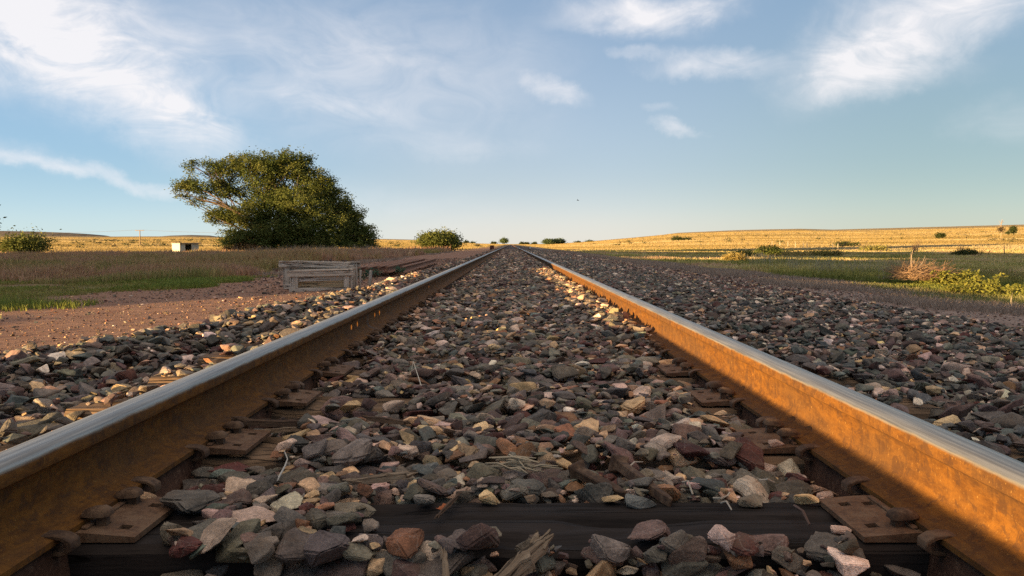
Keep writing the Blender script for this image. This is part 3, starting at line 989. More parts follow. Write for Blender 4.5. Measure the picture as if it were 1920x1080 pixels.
def scatter_far(n, y0, y1, mu, zone):
    """Stones further off: on the level of the bed, evenly in the distance's logarithm."""
    u = RNG.random(n)
    y = y0 * (y1 / y0) ** u if zone != 'flat' else y0 + (y1 - y0) * u
    x = RNG.uniform(-3.0, 5.0, n)
    a = np.clip(np.exp(RNG.normal(math.log(mu), 0.33, n)), mu * 0.45, mu * 2.0) * 0.5
    el, er = edge_left(y) - 0.35, edge_right(y) + 0.4
    ok = (x > el) & (x < er)
    for xr in RAIL_X.values(): ok &= np.abs(x - xr) > 0.045 + a * 0.8
    x, y, a = x[ok], y[ok], a[ok]
    m = len(x)
    c = a * RNG.uniform(0.35, 0.65, m)
    z = top_z(x, y) - 0.028 + RNG.random(m) * 0.035 + c * 0.2
    ci = np.where(x > 3.2 + RNG.normal(0, 0.5, m), RNG.choice(12, m, p=W_RED), np.where(x > 0.73, RNG.choice(12, m, p=W_RIGHT), np.where(RNG.random(m) < sm(y, 8, 35) * 0.6, RNG.choice(12, m, p=W_RED), RNG.choice(12, m, p=W_GAUGE))))
    return np.stack([x, y, z, a, a * RNG.uniform(0.6, 0.95, m), c, RNG.random(m) * 6.28, RNG.normal(0, 0.2, m), RNG.normal(0, 0.2, m), ci], 1)


far_st = np.concatenate([scatter_far(60000, 9.3, 17, 0.05, 'flat'), scatter_far(60000, 17, 32, 0.062, 'flat'), scatter_far(45000, 32, 70, 0.085, 'flat')])
tag(link('far_ballast_gravel', merge_rocks(far_st, ROCK_LO), M_STONES), 'ballast stones of the track bed running off into the distance', 'ballast', kind='stuff')

# little stones strewn over the red road and the grey strip
W_ROAD = np.array([1.2, 1.2, 0.8, 0.2, 7.0, 0.7, 0.6, 1.6, 1.2, 0.05, 0.1, 0.1]); W_ROAD /= W_ROAD.sum()
n = 52000
y = 3.0 * (40 / 3.0) ** RNG.random(n)
x = np.where(RNG.random(n) < 0.72, RNG.uniform(-7.0, -2.0, n), RNG.uniform(4.2, 7.4, n))
ok = (x < edge_left(y) - 0.1) | (x > 4.2)
dens = np.exp(-np.maximum(0, np.where(x < 0, edge_left(y) - x, x - 4.3)) / 1.7)
ok &= RNG.random(n) < 0.25 + 0.75 * dens
x, y = x[ok], y[ok]; n = len(x)
a = np.exp(RNG.normal(math.log(0.0095), 0.5, n)); a = np.clip(a, 0.004, 0.04) * np.clip(y / 10, 0.8, 2.0)
c = a * RNG.uniform(0.3, 0.6, n)
P = np.stack([x, y, ground_z(x, y) + c * 0.4, a, a * RNG.uniform(0.6, 0.95, n), c, RNG.random(n) * 6.28, RNG.normal(0, 0.2, n), RNG.normal(0, 0.2, n), RNG.choice(12, n, p=W_ROAD)], 1)
tag(link('road_pebbles', merge_rocks(P, ROCK_LO), M_STONES), 'reddish pebbles strewn over the dirt beside the track', 'pebbles', kind='stuff')

# ------------------------------------------------------------------ grass and weeds
def blades(X, Y, Z, h, w, col, lean=0.35, nper=1, spread=0.0, name='grass', face=None):
    """Bent tapering blades rooted at the points; nper blades per point."""
    X = np.repeat(X, nper); Y = np.repeat(Y, nper); Z = np.repeat(Z, nper)
    h = np.repeat(h, nper); w = np.repeat(w, nper); col = np.repeat(col, nper, 0)
    n = len(X)
    if spread is not None and np.any(np.asarray(spread) > 0):
        sp = np.repeat(spread, nper) if np.ndim(spread) else spread
        X = X + RNG.normal(0, 1, n) * sp; Y = Y + RNG.normal(0, 1, n) * sp
    h = h * RNG.uniform(0.55, 1.15, n)
    ang = RNG.random(n) * 6.283                      # the way it leans
    ln = lean * np.abs(RNG.normal(0.6, 0.5, n)) * h
    fa = RNG.random(n) * 6.283 if face is None else face + RNG.normal(0, 0.55, n)   # the way it faces
    fx, fy = np.cos(fa) * w * 0.5, np.sin(fa) * w * 0.5
    lx, ly = np.cos(ang) * ln, np.sin(ang) * ln
    V = np.empty((n, 5, 3))
    V[:, 0] = np.stack([X - fx, Y - fy, Z - 0.03 * h], 1); V[:, 1] = np.stack([X + fx, Y + fy, Z - 0.03 * h], 1)
    V[:, 2] = np.stack([X + fx * 0.75 + lx * 0.35, Y + fy * 0.75 + ly * 0.35, Z + h * 0.6], 1)
    V[:, 3] = np.stack([X - fx * 0.75 + lx * 0.35, Y - fy * 0.75 + ly * 0.35, Z + h * 0.6], 1)
    V[:, 4] = np.stack([X + lx, Y + ly, Z + h], 1)
    b = np.arange(n)[:, None] * 5
    L = np.concatenate([b + np.array([[0, 1, 2, 3]]), b + np.array([[3, 2, 4]])], 1).ravel()
    S = np.tile([4, 3], n)
    cc = col * RNG.uniform(0.75, 1.3, (n, 1))
    return mesh_np(name, V.reshape(-1, 3), L, S, np.repeat(cc, 5, 0))


def lerp_cols(cols, t):
    cols = np.array(cols); k = np.clip(t, 0, 0.9999) * (len(cols) - 1)
    i = k.astype(int); f = (k - i)[:, None]
    return cols[i] * (1 - f) + cols[i + 1] * f


# dry brown weeds on the left
n = 95000
y = 15.5 * (92 / 15.5) ** RNG.random(n)
x = -6.6 - RNG.random(n) * (0.74 * y + 2 - 6.6 + 0.5).clip(1)
rag = fbm(x * 0.25, y * 0.25, 41)
ok = (y > 17.5 + (rag - 0.5) * 9 + np.clip(-x - 12, 0, 10) * -0.1) & (RNG.random(n) < 0.3 + 0.9 * sm(y, 17, 27)) & (fbm(x * 0.5, y * 0.5, 44, 4) > 0.30) & (x > -0.74 * y - 3) & (x < -6.7 - (rag - 0.5) * 3.0)
x, y, rag = x[ok], y[ok], rag[ok]
t = np.clip(fbm(x * 0.16, y * 0.3, 55) * 1.5 - 0.28 + RNG.normal(0, 0.1, len(x)), 0, 1)
col = lerp_cols([(0.17, 0.17, 0.045), (0.34, 0.25, 0.10), (0.40, 0.23, 0.135), (0.34, 0.19, 0.13), (0.55, 0.39, 0.24)], t)
t = np.clip(t - 0.45 * (1 - sm(y, 18, 30)) * (fbm(x * 0.3, y * 0.4, 46) > 0.45), 0, 1)
h = (0.12 + 1.15 * np.clip(fbm(x * 0.4, y * 0.4, 61, 5) - 0.2, 0, 1)) * np.where(t < 0.2, 0.7, 0.9) * (0.6 + 0.4 * sm(y, 17, 28))
tag(link('dry_weeds', blades(x, y, ground_z(x, y), h, 0.006 + y * 0.00075, col, 0.5, 4, 0.10, 'dry_weeds'), M_GRASS), 'brown dry weeds standing in the field left of the dirt road', 'weeds', kind='stuff')

# short green grass on the left, in patches
n = 52000
y = RNG.uniform(7.0, 20.5, n); x = -5.2 - RNG.random(n) * 10
pt = fbm(x * 0.5, y * 1.1, 71, 5) + 0.05 * RNG.normal(0, 1, n)
ok = (x > -0.72 * y - 1) & (pt > 0.42 + 0.16 * sm(x, -7.6, -5.2)) & (x < -5.2 - (y - 8) * 0.03)
x, y, pt = x[ok], y[ok], pt[ok]
col = lerp_cols([(0.26, 0.2, 0.075), (0.21, 0.21, 0.045), (0.15, 0.19, 0.035)], (pt - 0.44) * 4 + RNG.normal(0, 0.12, len(x)))
tag(link('short_grass', blades(x, y, ground_z(x, y), 0.03 + 0.10 * np.clip(pt - 0.42, 0, 1) * 3, 0.007 + y * 0.0004, col, 0.9, 3, 0.06, 'short_grass'), M_GRASS), 'short green grass in patches beside the red dirt road', 'grass', kind='stuff')

# the right-hand verge: olive grass with taller pale stalks
n = 85000
y = 8.5 * (150 / 8.5) ** RNG.random(n)
x = 6.4 + RNG.random(n) * (0.74 * y + 3)
rag = fbm(x * 0.35, y * 0.35, 81)
ok = (x < 0.72 * y + 2) & (x > 8.0 - (rag - 0.5) * 4.2 - sm(y, 16, 11) * 1.0) & (rag > 0.24)
x, y, rag = x[ok], y[ok], rag[ok]
t = np.clip(fbm(x * 0.25, y * 0.2, 91, 4) * 2.0 - 0.5 + RNG.normal(0, 0.12, len(x)), 0, 1)
col = lerp_cols([(0.18, 0.18, 0.045), (0.31, 0.28, 0.07), (0.45, 0.37, 0.13), (0.56, 0.42, 0.21), (0.48, 0.29, 0.18)], t)
h = (0.10 + 0.32 * fbm(x * 0.3, y * 0.3, 95)) * (0.55 + 0.45 * sm(x, 7.5, 10.5)) * np.where((np.abs(x - 10.0) < 1.8) & (y > 14) & (y < 19.6), 0.45, 1.0)
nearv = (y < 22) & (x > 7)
col = np.where(nearv[:, None], col * np.array([0.42, 0.52, 0.4]), col)  # near blades tinted darker and greener to dim the sunlit strip
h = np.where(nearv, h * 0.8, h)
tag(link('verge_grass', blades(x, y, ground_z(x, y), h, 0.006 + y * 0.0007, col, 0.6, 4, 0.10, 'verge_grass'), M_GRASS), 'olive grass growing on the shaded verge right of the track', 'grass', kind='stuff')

# pale fine dry grass on the strip at the foot of the bed (right) and along the road (left)
n = 26000
y = 9 * (120 / 9.0) ** RNG.random(n)
x = np.where(RNG.random(n) < 0.7, RNG.uniform(4.7, 8.4, n), RNG.uniform(-7.4, -5.6, n))
ok = (fbm(x * 0.8, y * 0.4, 101) > np.where(x > 0, 0.40 + 0.12 * sm(y, 25, 12), 0.6)) & ((x > 0) | (y > 20))
x, y = x[ok], y[ok]
col = lerp_cols([(0.26, 0.19, 0.145), (0.32, 0.245, 0.19), (0.2, 0.14, 0.105)], RNG.random(len(x)))
tag(link('strip_grass', blades(x, y, ground_z(x, y), np.full(len(x), 0.10), 0.004 + y * 0.0005, col, 1.0, 3, 0.08, 'strip_grass'), M_GRASS), 'thin pale dry grass along the foot of the track bed', 'grass', kind='stuff')

# golden prairie grass beyond
n = 200000
y = 74 * (900 / 74.0) ** RNG.random(n)
x = RNG.uniform(-0.78, 0.78, n) * y
side = np.abs(x - 0.3)
rag = fbm(x * 0.05, y * 0.03, 111)
ok = (side > 7.5 + 2.5 * rag) & (y > 84 + (rag - 0.5) * 30 + np.where(x > 0, 12, 0)) | ((x < -8) & (y > 75) & (x > -14))
x, y, rag = x[ok], y[ok], rag[ok]
streak = fbm(x * 0.02, y * 0.07, 121, 4)
t = np.clip(streak * 1.9 - 0.45 + RNG.normal(0, 0.06, len(x)) + 0.6 * sm(x, 34, 60) * sm(y, 98, 125) * (1 - sm(y, 150, 190)) * (fbm(x * 0.1, y * 0.05, 133) > 0.42), 0, 1)
col = lerp_cols([(0.177, 0.130, 0.040), (0.286, 0.204, 0.075), (0.354, 0.259, 0.109), (0.422, 0.340, 0.190)], t)
h = 0.14 + 0.10 * RNG.random(len(x)) + 0.0002 * y
tag(link('golden_grass', blades(x, y, ground_z(x, y), h, 0.02 + y * 0.0007, col, 0.4, 3, 0.5 + y * 0.006, 'golden_grass', math.atan2(0.85, -0.53)), M_GOLD), 'golden dry prairie grass in low sunlight over the plain', 'grass', kind='stuff')


# ------------------------------------------------------------------ trees and shrubs
def leaf_mesh(name, centres, sig, per, size, cols, flat=0.7, droop=0.0):
    """Leaf-sized faces round cluster centres (n,3)."""
    n = len(centres)
    c = np.repeat(centres, per, 0); s = np.repeat(sig, per)[:, None]
    N = len(c)
    off = RNG.normal(0, 1, (N, 3)) * s; off[:, 2] *= flat
    p = c + off
    d = RNG.normal(0, 1, (N, 3)); d[:, 2] = d[:, 2] * 0.6 - droop
    d /= np.linalg.norm(d, axis=1)[:, None]
    up = RNG.normal(0, 1, (N, 3)); e = np.cross(d, up); e /= np.linalg.norm(e, axis=1)[:, None]
    L = size * RNG.uniform(0.6, 1.35, (N, 1)); W = L * RNG.uniform(0.35, 0.55, (N, 1))
    V = np.stack([p, p + d * L * 0.45 + e * W * 0.5, p + d * L, p + d * L * 0.5 - e * W * 0.5], 1).reshape(-1, 3)
    cc = np.repeat(cols, per, 0) * RNG.uniform(0.75, 1.3, (N, 1))
    F_ = np.arange(N * 4)
    return mesh_np(name, V, F_, np.full(N, 4), np.repeat(cc, 4, 0))


def clusters_in(lobes, n, shell=0.5):
    vol = np.array([(l[3] * l[4] * l[5]) ** 0.66 * (l[6] if len(l) > 6 else 1.0) for l in lobes]); vol /= vol.sum()
    pick = RNG.choice(len(lobes), n, p=vol)
    L = np.array([l[:6] for l in lobes])[pick]
    d = RNG.normal(0, 1, (n, 3)); d /= np.linalg.norm(d, axis=1)[:, None]
    r = shell + (1 - shell) * RNG.random(n)
    return L[:, :3] + d * L[:, 3:] * r[:, None], pick


def limb(bm, a, b, r0, r1, bend=0.12, k=5):
    a, b = Vector(a), Vector(b)
    L = (b - a).length
    o = Vector((random.gauss(0, 1), random.gauss(0, 1), random.gauss(0, 0.5) + 0.4)) * L * bend
    pts, rad = [], []
    for i in range(k + 1):
        t = i / k
        pts.append(a.lerp(b, t) + o * math.sin(math.pi * t) + Vector((random.gauss(0, 1), random.gauss(0, 1), random.gauss(0, 1))) * L * 0.012)
        rad.append(r0 + (r1 - r0) * t)
    add_tube(bm, pts, rad, 6)
    return pts


def tree(name, loc, label, cat, lobes, nclust, per, sig, size, cols, trunks, group=None, shell=0.5, limbs_to=1.0, bark_mat=None, twigs=2, droop=0.1, rz=0):
    """A tree: trunk (with its limbs and branches) and crown of leaves, both parts of an Empty at the foot."""
    root = thing(name, loc, label, cat, rz, group)
    cen, pick = clusters_in(lobes, nclust, shell)
    if name == 'elm_tree':
        hole = fbm(cen[:, 0] * 0.42 + 5, cen[:, 2] * 0.55 + cen[:, 1] * 0.25, 17, 3)
        low = sm(cen[:, 2], 6.0, 3.5)
        sel = hole > 0.405 * (1 - low) * sm(cen[:, 0], 5.0, 2.0)
        cen, pick = cen[sel], pick[sel]
        st = RNG.random(len(cen)) < 0.07
        cen = cen + st[:, None] * RNG.normal(0, 0.55, cen.shape)
    keep = cen[:, 2] > 0.05
    cen, pick = cen[keep], pick[keep]
    tone = fbm(cen[:, 0] * 0.9 + 13, cen[:, 2] * 0.9 + cen[:, 1] * 0.5, 7) * 0.7 + RNG.random(len(cen)) * 0.3
    cc = lerp_cols(cols, tone)
    sg = sig * RNG.uniform(0.6, 1.3, len(cen))
    bm = bmesh.new()
    for (tx, ty, r0, hgt) in trunks:
        fork = Vector((tx * 0.5 + random.uniform(-0.1, 0.1), ty * 0.5, hgt))
        limb(bm, (tx, ty, -0.15), fork, r0, r0 * 0.75, 0.06)
        near = [l for l in lobes if len(trunks) == 1 or random.random() < 1.6 / len(trunks)]
        for l in near:
            if random.random() > limbs_to: continue
            c = Vector(l[:3])
            pts = limb(bm, fork, c, r0 * 0.4, r0 * 0.1, 0.1)
            for _ in range(twigs):
                q = Vector([c[k] + random.uniform(-1, 1) * l[3 + k] * 0.85 for k in range(3)])
                if q.z > 0.1: limb(bm, pts[random.choice((2, 3, 4))], q, r0 * 0.16, r0 * 0.04, 0.1, 4)
    me = mesh_bm('trunk', bm, 60)
    link('trunk', me, bark_mat or M_BARK, root)
    link('crown', leaf_mesh('crown', cen, sg, per, size, cc, droop=droop), M_LEAF, root)
    return root


# the great leaning elm: picture lobes (x, y, half-width, half-height, depth factor, weight) about its foot
TY = 100.0
k_ = TY / F
tb = (523, 474.5)
def lobe(px, py, rx, ry, dy=0.0, w=1.0, deep=0.8):
    return ((px - tb[0]) * k_, dy, (tb[1] - py) * k_, rx * k_, max(rx, ry) * k_ * deep, ry * k_, w)
big_lobes = [lobe(500, 322, 66, 40), lobe(455, 312, 36, 24), lobe(545, 312, 48, 30), lobe(585, 340, 38, 32), lobe(600, 368, 30, 24),
             lobe(400, 318, 48, 18), lobe(367, 312, 26, 14), lobe(385, 350, 50, 17), lobe(352, 350, 24, 9), lobe(345, 368, 12, 6, 0, .5), lobe(440, 350, 34, 26),
             lobe(630, 380, 34, 26), lobe(654, 406, 36, 26), lobe(612, 352, 28, 22), lobe(680, 440, 26, 22), lobe(372, 378, 22, 10, 0, 0.5), lobe(520, 365, 60, 26, 1.0), lobe(570, 385, 70, 34, -2.0), lobe(636, 410, 36, 28, 0), lobe(500, 400, 60, 30, -1),
             lobe(425, 402, 40, 20), lobe(402, 408, 18, 12, 0, .7), lobe(668, 436, 34, 26, 0), lobe(690, 455, 24, 18, 0), lobe(600, 430, 75, 36, -2.5), lobe(540, 440, 60, 30, -3),
             lobe(455, 432, 46, 16, 0, .8), lobe(470, 452, 52, 16, -2), lobe(428, 452, 20, 11, 0, 0.7), lobe(610, 458, 90, 18, -1.5), lobe(700, 466, 14, 8, 0, .6)]
GREENS = [(0.028, 0.045, 0.010), (0.066, 0.088, 0.019), (0.115, 0.124, 0.029), (0.148, 0.142, 0.039)]
tx_ = (tb[0] - 957) * k_
random.seed(5)
tree('elm_tree', (tx_, TY, float(ground_z(tx_, TY))), 'huge wind-leaned green elm spreading low beside the track', 'tree', big_lobes, 2900, 60, 0.36, 0.25, GREENS,
     [(-1.2, 0, 0.42, 1.6), (0.8, 0.6, 0.36, 1.3), (-2.6, -0.4, 0.3, 1.0)], shell=0.35, twigs=3)
# dry reddish brush at the foot of the elm on the left
b_l = [(0, 0, 0.7, 1.3, 1.0, 0.7), (1.6, 0.2, 0.6, 1.1, 0.9, 0.6), (-1.2, 0, 0.5, 0.9, 0.8, 0.5)]
bx = (452 - 957) / F * 96
tree('dry_shrub', (bx, 96, float(ground_z(bx, 96))), 'reddish dry shrub at the left foot of the great elm', 'shrub', b_l, 130, 26, 0.28, 0.16,
     [(0.16, 0.085, 0.04), (0.27, 0.15, 0.075), (0.2, 0.14, 0.05)], [(0, 0, 0.06, 0.3)], twigs=5)


def bush(px, py_base, px_w, px_h, Y, name, label, cat, cols, n=160, per=30, size=0.2, sig=0.3, trunk_h=0.12, group=None, shell=0.35, z=None, lean=0.0):
    X = (px - 957) / F * Y
    k = Y / F
    w, h = px_w * k / 2, px_h * k
    zg = float(ground_z(X, Y)) if z is None else z
    random.seed(int(px * 7 + px_w))
    zt = CAMZ - (py_base - 458) / F * Y
    h = max(h, h + (zt - zg)) if z is None else h   # stretch so that the top shows where the photo has it
    th = h * trunk_h
    lobes = []
    for i in range(7):
        u = random.uniform(-0.62, 0.62)
        hh = (1 - 0.55 * abs(u) ** 1.6) * (h - th)
        lobes.append((u * w + lean * u * u * w, random.uniform(-0.4, 0.4) * w, th + hh * random.uniform(0.42, 0.62), w * random.uniform(0.3, 0.46), w * random.uniform(0.35, 0.5), hh * random.uniform(0.3, 0.42)))
    lobes.append((0, 0, th + (h - th) * 0.42, w * 0.7, w * 0.65, (h - th) * 0.42))
    return tree(name, (X, Y, zg), label, cat, lobes, n, per, sig * min(1.0, w / 2.5 + 0.2), size, cols, [(0, 0, max(0.03, w * 0.05), max(th, 0.15 * h))], group, shell, twigs=3)


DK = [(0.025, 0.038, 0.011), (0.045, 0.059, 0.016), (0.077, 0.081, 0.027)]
FARG = [(0.05, 0.075, 0.03), (0.08, 0.11, 0.045), (0.10, 0.13, 0.055)]
bush(818, 471, 92, 41, 92, 'round_bush', 'round dark green bush beside the track, right of the great elm', 'bush', GREENS, 420, 40, 0.26, 0.42)
bush(50, 476, 100, 36, 70, 'spreading_shrub', 'wide dark spreading shrub at the left edge of the field', 'shrub', GREENS, 260, 30, 0.2, 0.5, 0.2, None, 0.2)
bush(946, 457.5, 13, 10.5, 800, 'distant_tree', 'small round tree standing alone by the vanishing point of the track', 'tree', FARG, 120, 20, 1.1, 1.1, 0.3)
for i, (px, w, hh, lb) in enumerate([(1026, 20, 9, 'leftmost round crown of the distant grove right of the track'), (1040, 22, 10, 'middle and tallest crown of the distant grove right of the track'),
                                     (1053, 17, 8.5, 'rightmost crown of the distant grove right of the track')]):
    bush(px, 457, w, hh, 800 + i * 6, 'distant_tree', lb, 'tree', FARG, 150, 20, 1.2, 1.2, 0.08, 'trees of the distant grove')
FAR_B = [(873, 456.5, 14, 3.5, 'low dark bush on the horizon just right of the round bush'), (887, 456.8, 10, 2, 'flat dark bush on the horizon left of the red box'), (926, 457, 12, 3.5, 'low green bush on the horizon above the red box'),
         (978, 457, 8, 2.2, 'small bush on the horizon just right of the vanishing rails'), (987, 457.2, 10, 2.2, 'flat bush on the horizon between the rails and the grove'), (1002, 457, 8, 2.5, 'small bush just left of the distant grove'),
         (1080, 457.5, 24, 2.5, 'long low bush on the horizon right of the distant grove'), (1105, 456.5, 22, 2.2, 'flat dark bush where the right hill begins to rise')]
for px, pb, w, hh, lb in FAR_B:
    bush(px, pb, w, hh, 900, 'distant_bush', lb, 'bush', DK, 50, 16, 1.2, 1.0, 0.02, 'bushes along the horizon')
# shrubs on the right-hand plain
bush(1268, 457, 20, 6, 330, 'plain_shrub', 'dark shrub on the slope under the far hump of the right hill', 'shrub', DK, 60, 18, 0.6, 0.6, 0.05, 'shrubs on the right plain')
bush(1290, 457.5, 26, 3, 330, 'plain_shrub', 'long flat shrub on the slope below the right hill', 'shrub', DK, 50, 18, 0.5, 0.5, 0.02, 'shrubs on the right plain')
bush(1763, 447, 20, 11, 300, 'plain_shrub', 'dark flat-topped shrub alone on the golden slope', 'shrub', DK, 80, 18, 0.5, 0.5, 0.15, 'shrubs on the right plain')
bush(1899, 430, 14, 9, 360, 'plain_shrub', 'dark shrub on the right hill crest beside the tall bare tree', 'shrub', DK, 70, 18, 0.6, 0.5, 0.1, 'shrubs on the right plain', lean=0.4)
bush(1889, 435, 7, 3.5, 350, 'plain_shrub', 'tiny dark shrub between the tall bare tree and the crest', 'shrub', DK, 30, 16, 0.4, 0.4, 0.1, 'shrubs on the right plain')
bush(1440, 492, 58, 33, 56, 'mesquite_tree', 'small open mesquite tree with a dark forked trunk on the right verge', 'tree', [(0.05, 0.07, 0.015), (0.09, 0.11, 0.025), (0.12, 0.135, 0.035)], 80, 22, 0.13, 0.2, 0.42, None, 0.5)
bush(1380, 499, 62, 20, 50, 'golden_bush', 'rounded golden bush in sun left of the small mesquite tree', 'bush', [(0.22, 0.17, 0.045), (0.33, 0.25, 0.08), (0.27, 0.16, 0.05)], 150, 34, 0.1, 0.2, 0.02)
bush(1398, 486, 60, 16, 66, 'green_bush', 'dark green bush behind the golden bush on the right verge', 'bush', GREENS, 120, 30, 0.14, 0.25, 0.02)
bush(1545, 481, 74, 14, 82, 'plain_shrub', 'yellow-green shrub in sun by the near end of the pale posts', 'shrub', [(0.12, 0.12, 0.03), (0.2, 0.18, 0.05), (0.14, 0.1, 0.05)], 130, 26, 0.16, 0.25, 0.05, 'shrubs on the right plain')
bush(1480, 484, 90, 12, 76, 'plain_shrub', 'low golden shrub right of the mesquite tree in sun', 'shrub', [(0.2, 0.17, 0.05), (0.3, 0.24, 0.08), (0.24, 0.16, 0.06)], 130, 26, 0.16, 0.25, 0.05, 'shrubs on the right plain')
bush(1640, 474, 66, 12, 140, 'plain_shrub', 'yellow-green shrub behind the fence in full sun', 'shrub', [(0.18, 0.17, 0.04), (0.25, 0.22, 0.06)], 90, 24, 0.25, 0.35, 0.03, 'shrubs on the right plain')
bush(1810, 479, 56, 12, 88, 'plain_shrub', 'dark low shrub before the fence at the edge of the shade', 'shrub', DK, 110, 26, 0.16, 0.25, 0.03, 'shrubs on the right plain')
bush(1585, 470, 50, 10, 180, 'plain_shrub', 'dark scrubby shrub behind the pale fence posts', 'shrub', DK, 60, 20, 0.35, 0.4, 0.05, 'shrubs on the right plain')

# sage scrub dotted over the left plain and the right slope
cen, cols_ = [], []
for (n_, pxa, pxb, pya, pyb) in ((95, 95, 420, 454, 462), (30, 640, 900, 458, 466), (34, 1080, 1920, 436, 468), (14, 1150, 1450, 446, 466)):
    for _ in range(n_):
        px = random.uniform(pxa, pxb); Yb = random.uniform(190, 560)
        X = (px - 957) / F * Yb
        z0 = float(ground_z(X, Yb)); s_ = random.uniform(0.4, 1.0)
        for q_ in range(6):
            cen.append((X + random.gauss(0, s_), Yb + random.gauss(0, s_), z0 + random.uniform(0.1, 0.55) * s_)); cols_.append(random.choice(DK + [(0.12, 0.085, 0.05)]))
tag(link('sage_scrub', leaf_mesh('sage_scrub', np.array(cen), np.full(len(cen), 0.35), 12, 0.45, np.array(cols_)), M_LEAF), 'low dark sage scrub dotted over the golden plain', 'scrub', kind='stuff')


def twigs(bm, n, L, spread, r, up=0.6, forks=2, base=(0, 0, 0), base_sp=0.05, k=5, droop=0.0):
    """n bare stems rising from the base, each with side twigs."""
    for _ in range(n):
        b0 = Vector((base[0] + random.gauss(0, base_sp), base[1] + random.gauss(0, base_sp), base[2]))
        a = random.random() * 6.283
        d = Vector((math.cos(a) * spread, math.sin(a) * spread, up + random.random() * 0.5)).normalized()
        l = L * random.uniform(0.55, 1.1)
        pts = [b0]
        for i in range(k):
            d = (d + Vector((random.gauss(0, 0.16), random.gauss(0, 0.16), random.gauss(0, 0.1) - droop))).normalized()
            pts.append(pts[-1] + d * l / k)
        add_tube(bm, pts, [r * (1 - 0.75 * i / k) for i in range(k + 1)], 4, False)
        for _ in range(forks):
            i = random.randint(1, k - 1)
            d2 = (d + Vector((random.gauss(0, 0.7), random.gauss(0, 0.7), random.gauss(0.2, 0.4)))).normalized()
            p2 = [pts[i]]
            for q_ in range(3):
                d2 = (d2 + Vector((random.gauss(0, 0.2), random.gauss(0, 0.2), random.gauss(0, 0.15)))).normalized()
                p2.append(p2[-1] + d2 * l * 0.16)
            add_tube(bm, p2, [r * 0.5, r * 0.4, r * 0.3, r * 0.15], 4, False)


def tint_mesh(me, c):
    a = me.color_attributes.new('tint', 'FLOAT_COLOR', 'POINT')
    n = len(me.vertices)
    co = np.zeros(n * 3); me.vertices.foreach_get('co', co); co = co.reshape(-1, 3)
    t = np.ones((n, 4), dtype=np.float32)
    t[:, :3] = np.array(c) * (0.7 + 0.6 * vnoise(co[:, 0] * 9 + 3, co[:, 2] * 5 + co[:, 1] * 9, 3))[:, None]
    a.data.foreach_set('color', t.ravel())
    return me


def dead_plant(px, py, Y, w, h, name, label, cat, n, r, colour, spread=0.8, up=0.6, forks=2, base_sp=None, group=None, seed=1, droop=0.0):
    random.seed(seed)
    X = (px - 957) / F * Y
    bm = bmesh.new()
    twigs(bm, n, h, spread, r, up, forks, base_sp=base_sp if base_sp is not None else w * 0.25, droop=droop)
    o = link(name, tint_mesh(mesh_bm(name, bm), colour), M_TWIG)
    o.location = (X, Y, float(ground_z(X, Y)) - 0.01)
    return tag(o, label, cat, group)


# tangle of fallen orange brush in the sun, with bare grey branches rising from it
random.seed(21)
bY = 19.2
def brush(px, py, w_m, h_m, n, label, seed, col, name='dead_brush', r=0.006):
    random.seed(seed)
    X = (px - 957) / F * bY
    bm = bmesh.new()
    for i in range(n):
        u = random.uniform(-0.5, 0.5) * w_m
        hh = h_m * (1 - (abs(u) / w_m * 1.5) ** 2)
        a = random.random() * 6.283
        d = Vector((math.cos(a), math.sin(a) * 0.7, random.uniform(-0.05, 0.5))).normalized()
        p = Vector((u, random.gauss(0, 0.2), random.uniform(0.05, 1.0) * max(hh, 0.1)))
        pts = [p]
        for k in range(5):
            d = (d + Vector((random.gauss(0, .25), random.gauss(0, .25), random.gauss(-0.03, .2)))).normalized()
            pts.append(pts[-1] + d * 0.085)
        for q_ in pts: q_.z = max(q_.z, 0.0)
        add_tube(bm, pts, [r * (1 - 0.12 * k) for k in range(6)], 3, False)
    o = link(name, tint_mesh(mesh_bm(name, bm), col), M_TWIG)
    o.location = (X, bY, float(ground_z(X, bY)) + 0.17)
    return tag(o, label, 'brush', 'fallen brush on the right verge')


brush(1708, 520, 0.62, 0.30, 480, 'tangled orange dead brush in sun, left and taller half, bare branches over it', 31, (0.259, 0.166, 0.101))
brush(1748, 522, 0.52, 0.24, 330, 'tangled reddish dead brush in sun between the orange heap and the green bush', 32, (0.230, 0.137, 0.094))
for i, (px, pys, ln, lean_, lb) in enumerate([(1708, 512, 0.55, (-0.05, 0, 1), 'upright bare grey branch standing out of the orange brush'), (1712, 505, 0.42, (0.8, 0.1, 0.55), 'slanting bare grey branch lying over the orange brush')]):
    random.seed(40 + i)
    bm = bmesh.new()
    d = Vector(lean_).normalized(); pts = [Vector((0, 0, 0))]
    for k in range(6):
        d = (d + Vector((random.gauss(0, .12), 0, random.gauss(0, .1)))).normalized(); pts.append(pts[-1] + d * ln / 6)
    add_tube(bm, pts, [0.016, 0.014, 0.012, 0.010, 0.008, 0.006, 0.003], 5)
    for k in (2, 3, 4):
        dd = (d + Vector((random.gauss(0, .5), random.gauss(0, .3), random.gauss(0.1, .4)))).normalized()
        add_tube(bm, [pts[k], pts[k] + dd * 0.09, pts[k] + dd * 0.17], [0.007, 0.005, 0.002], 4)
    o = link('bare_branch', tint_mesh(mesh_bm('bare_branch', bm), (0.36, 0.27, 0.19)), M_TWIG)
    X = (px - 957) / F * bY
    o.location = (X, bY - 0.1, float(ground_z(X, bY)) + 0.14 + (0.22 if i == 0 else 0.24))
    tag(o, lb, 'branch', 'bare branches in the brush')


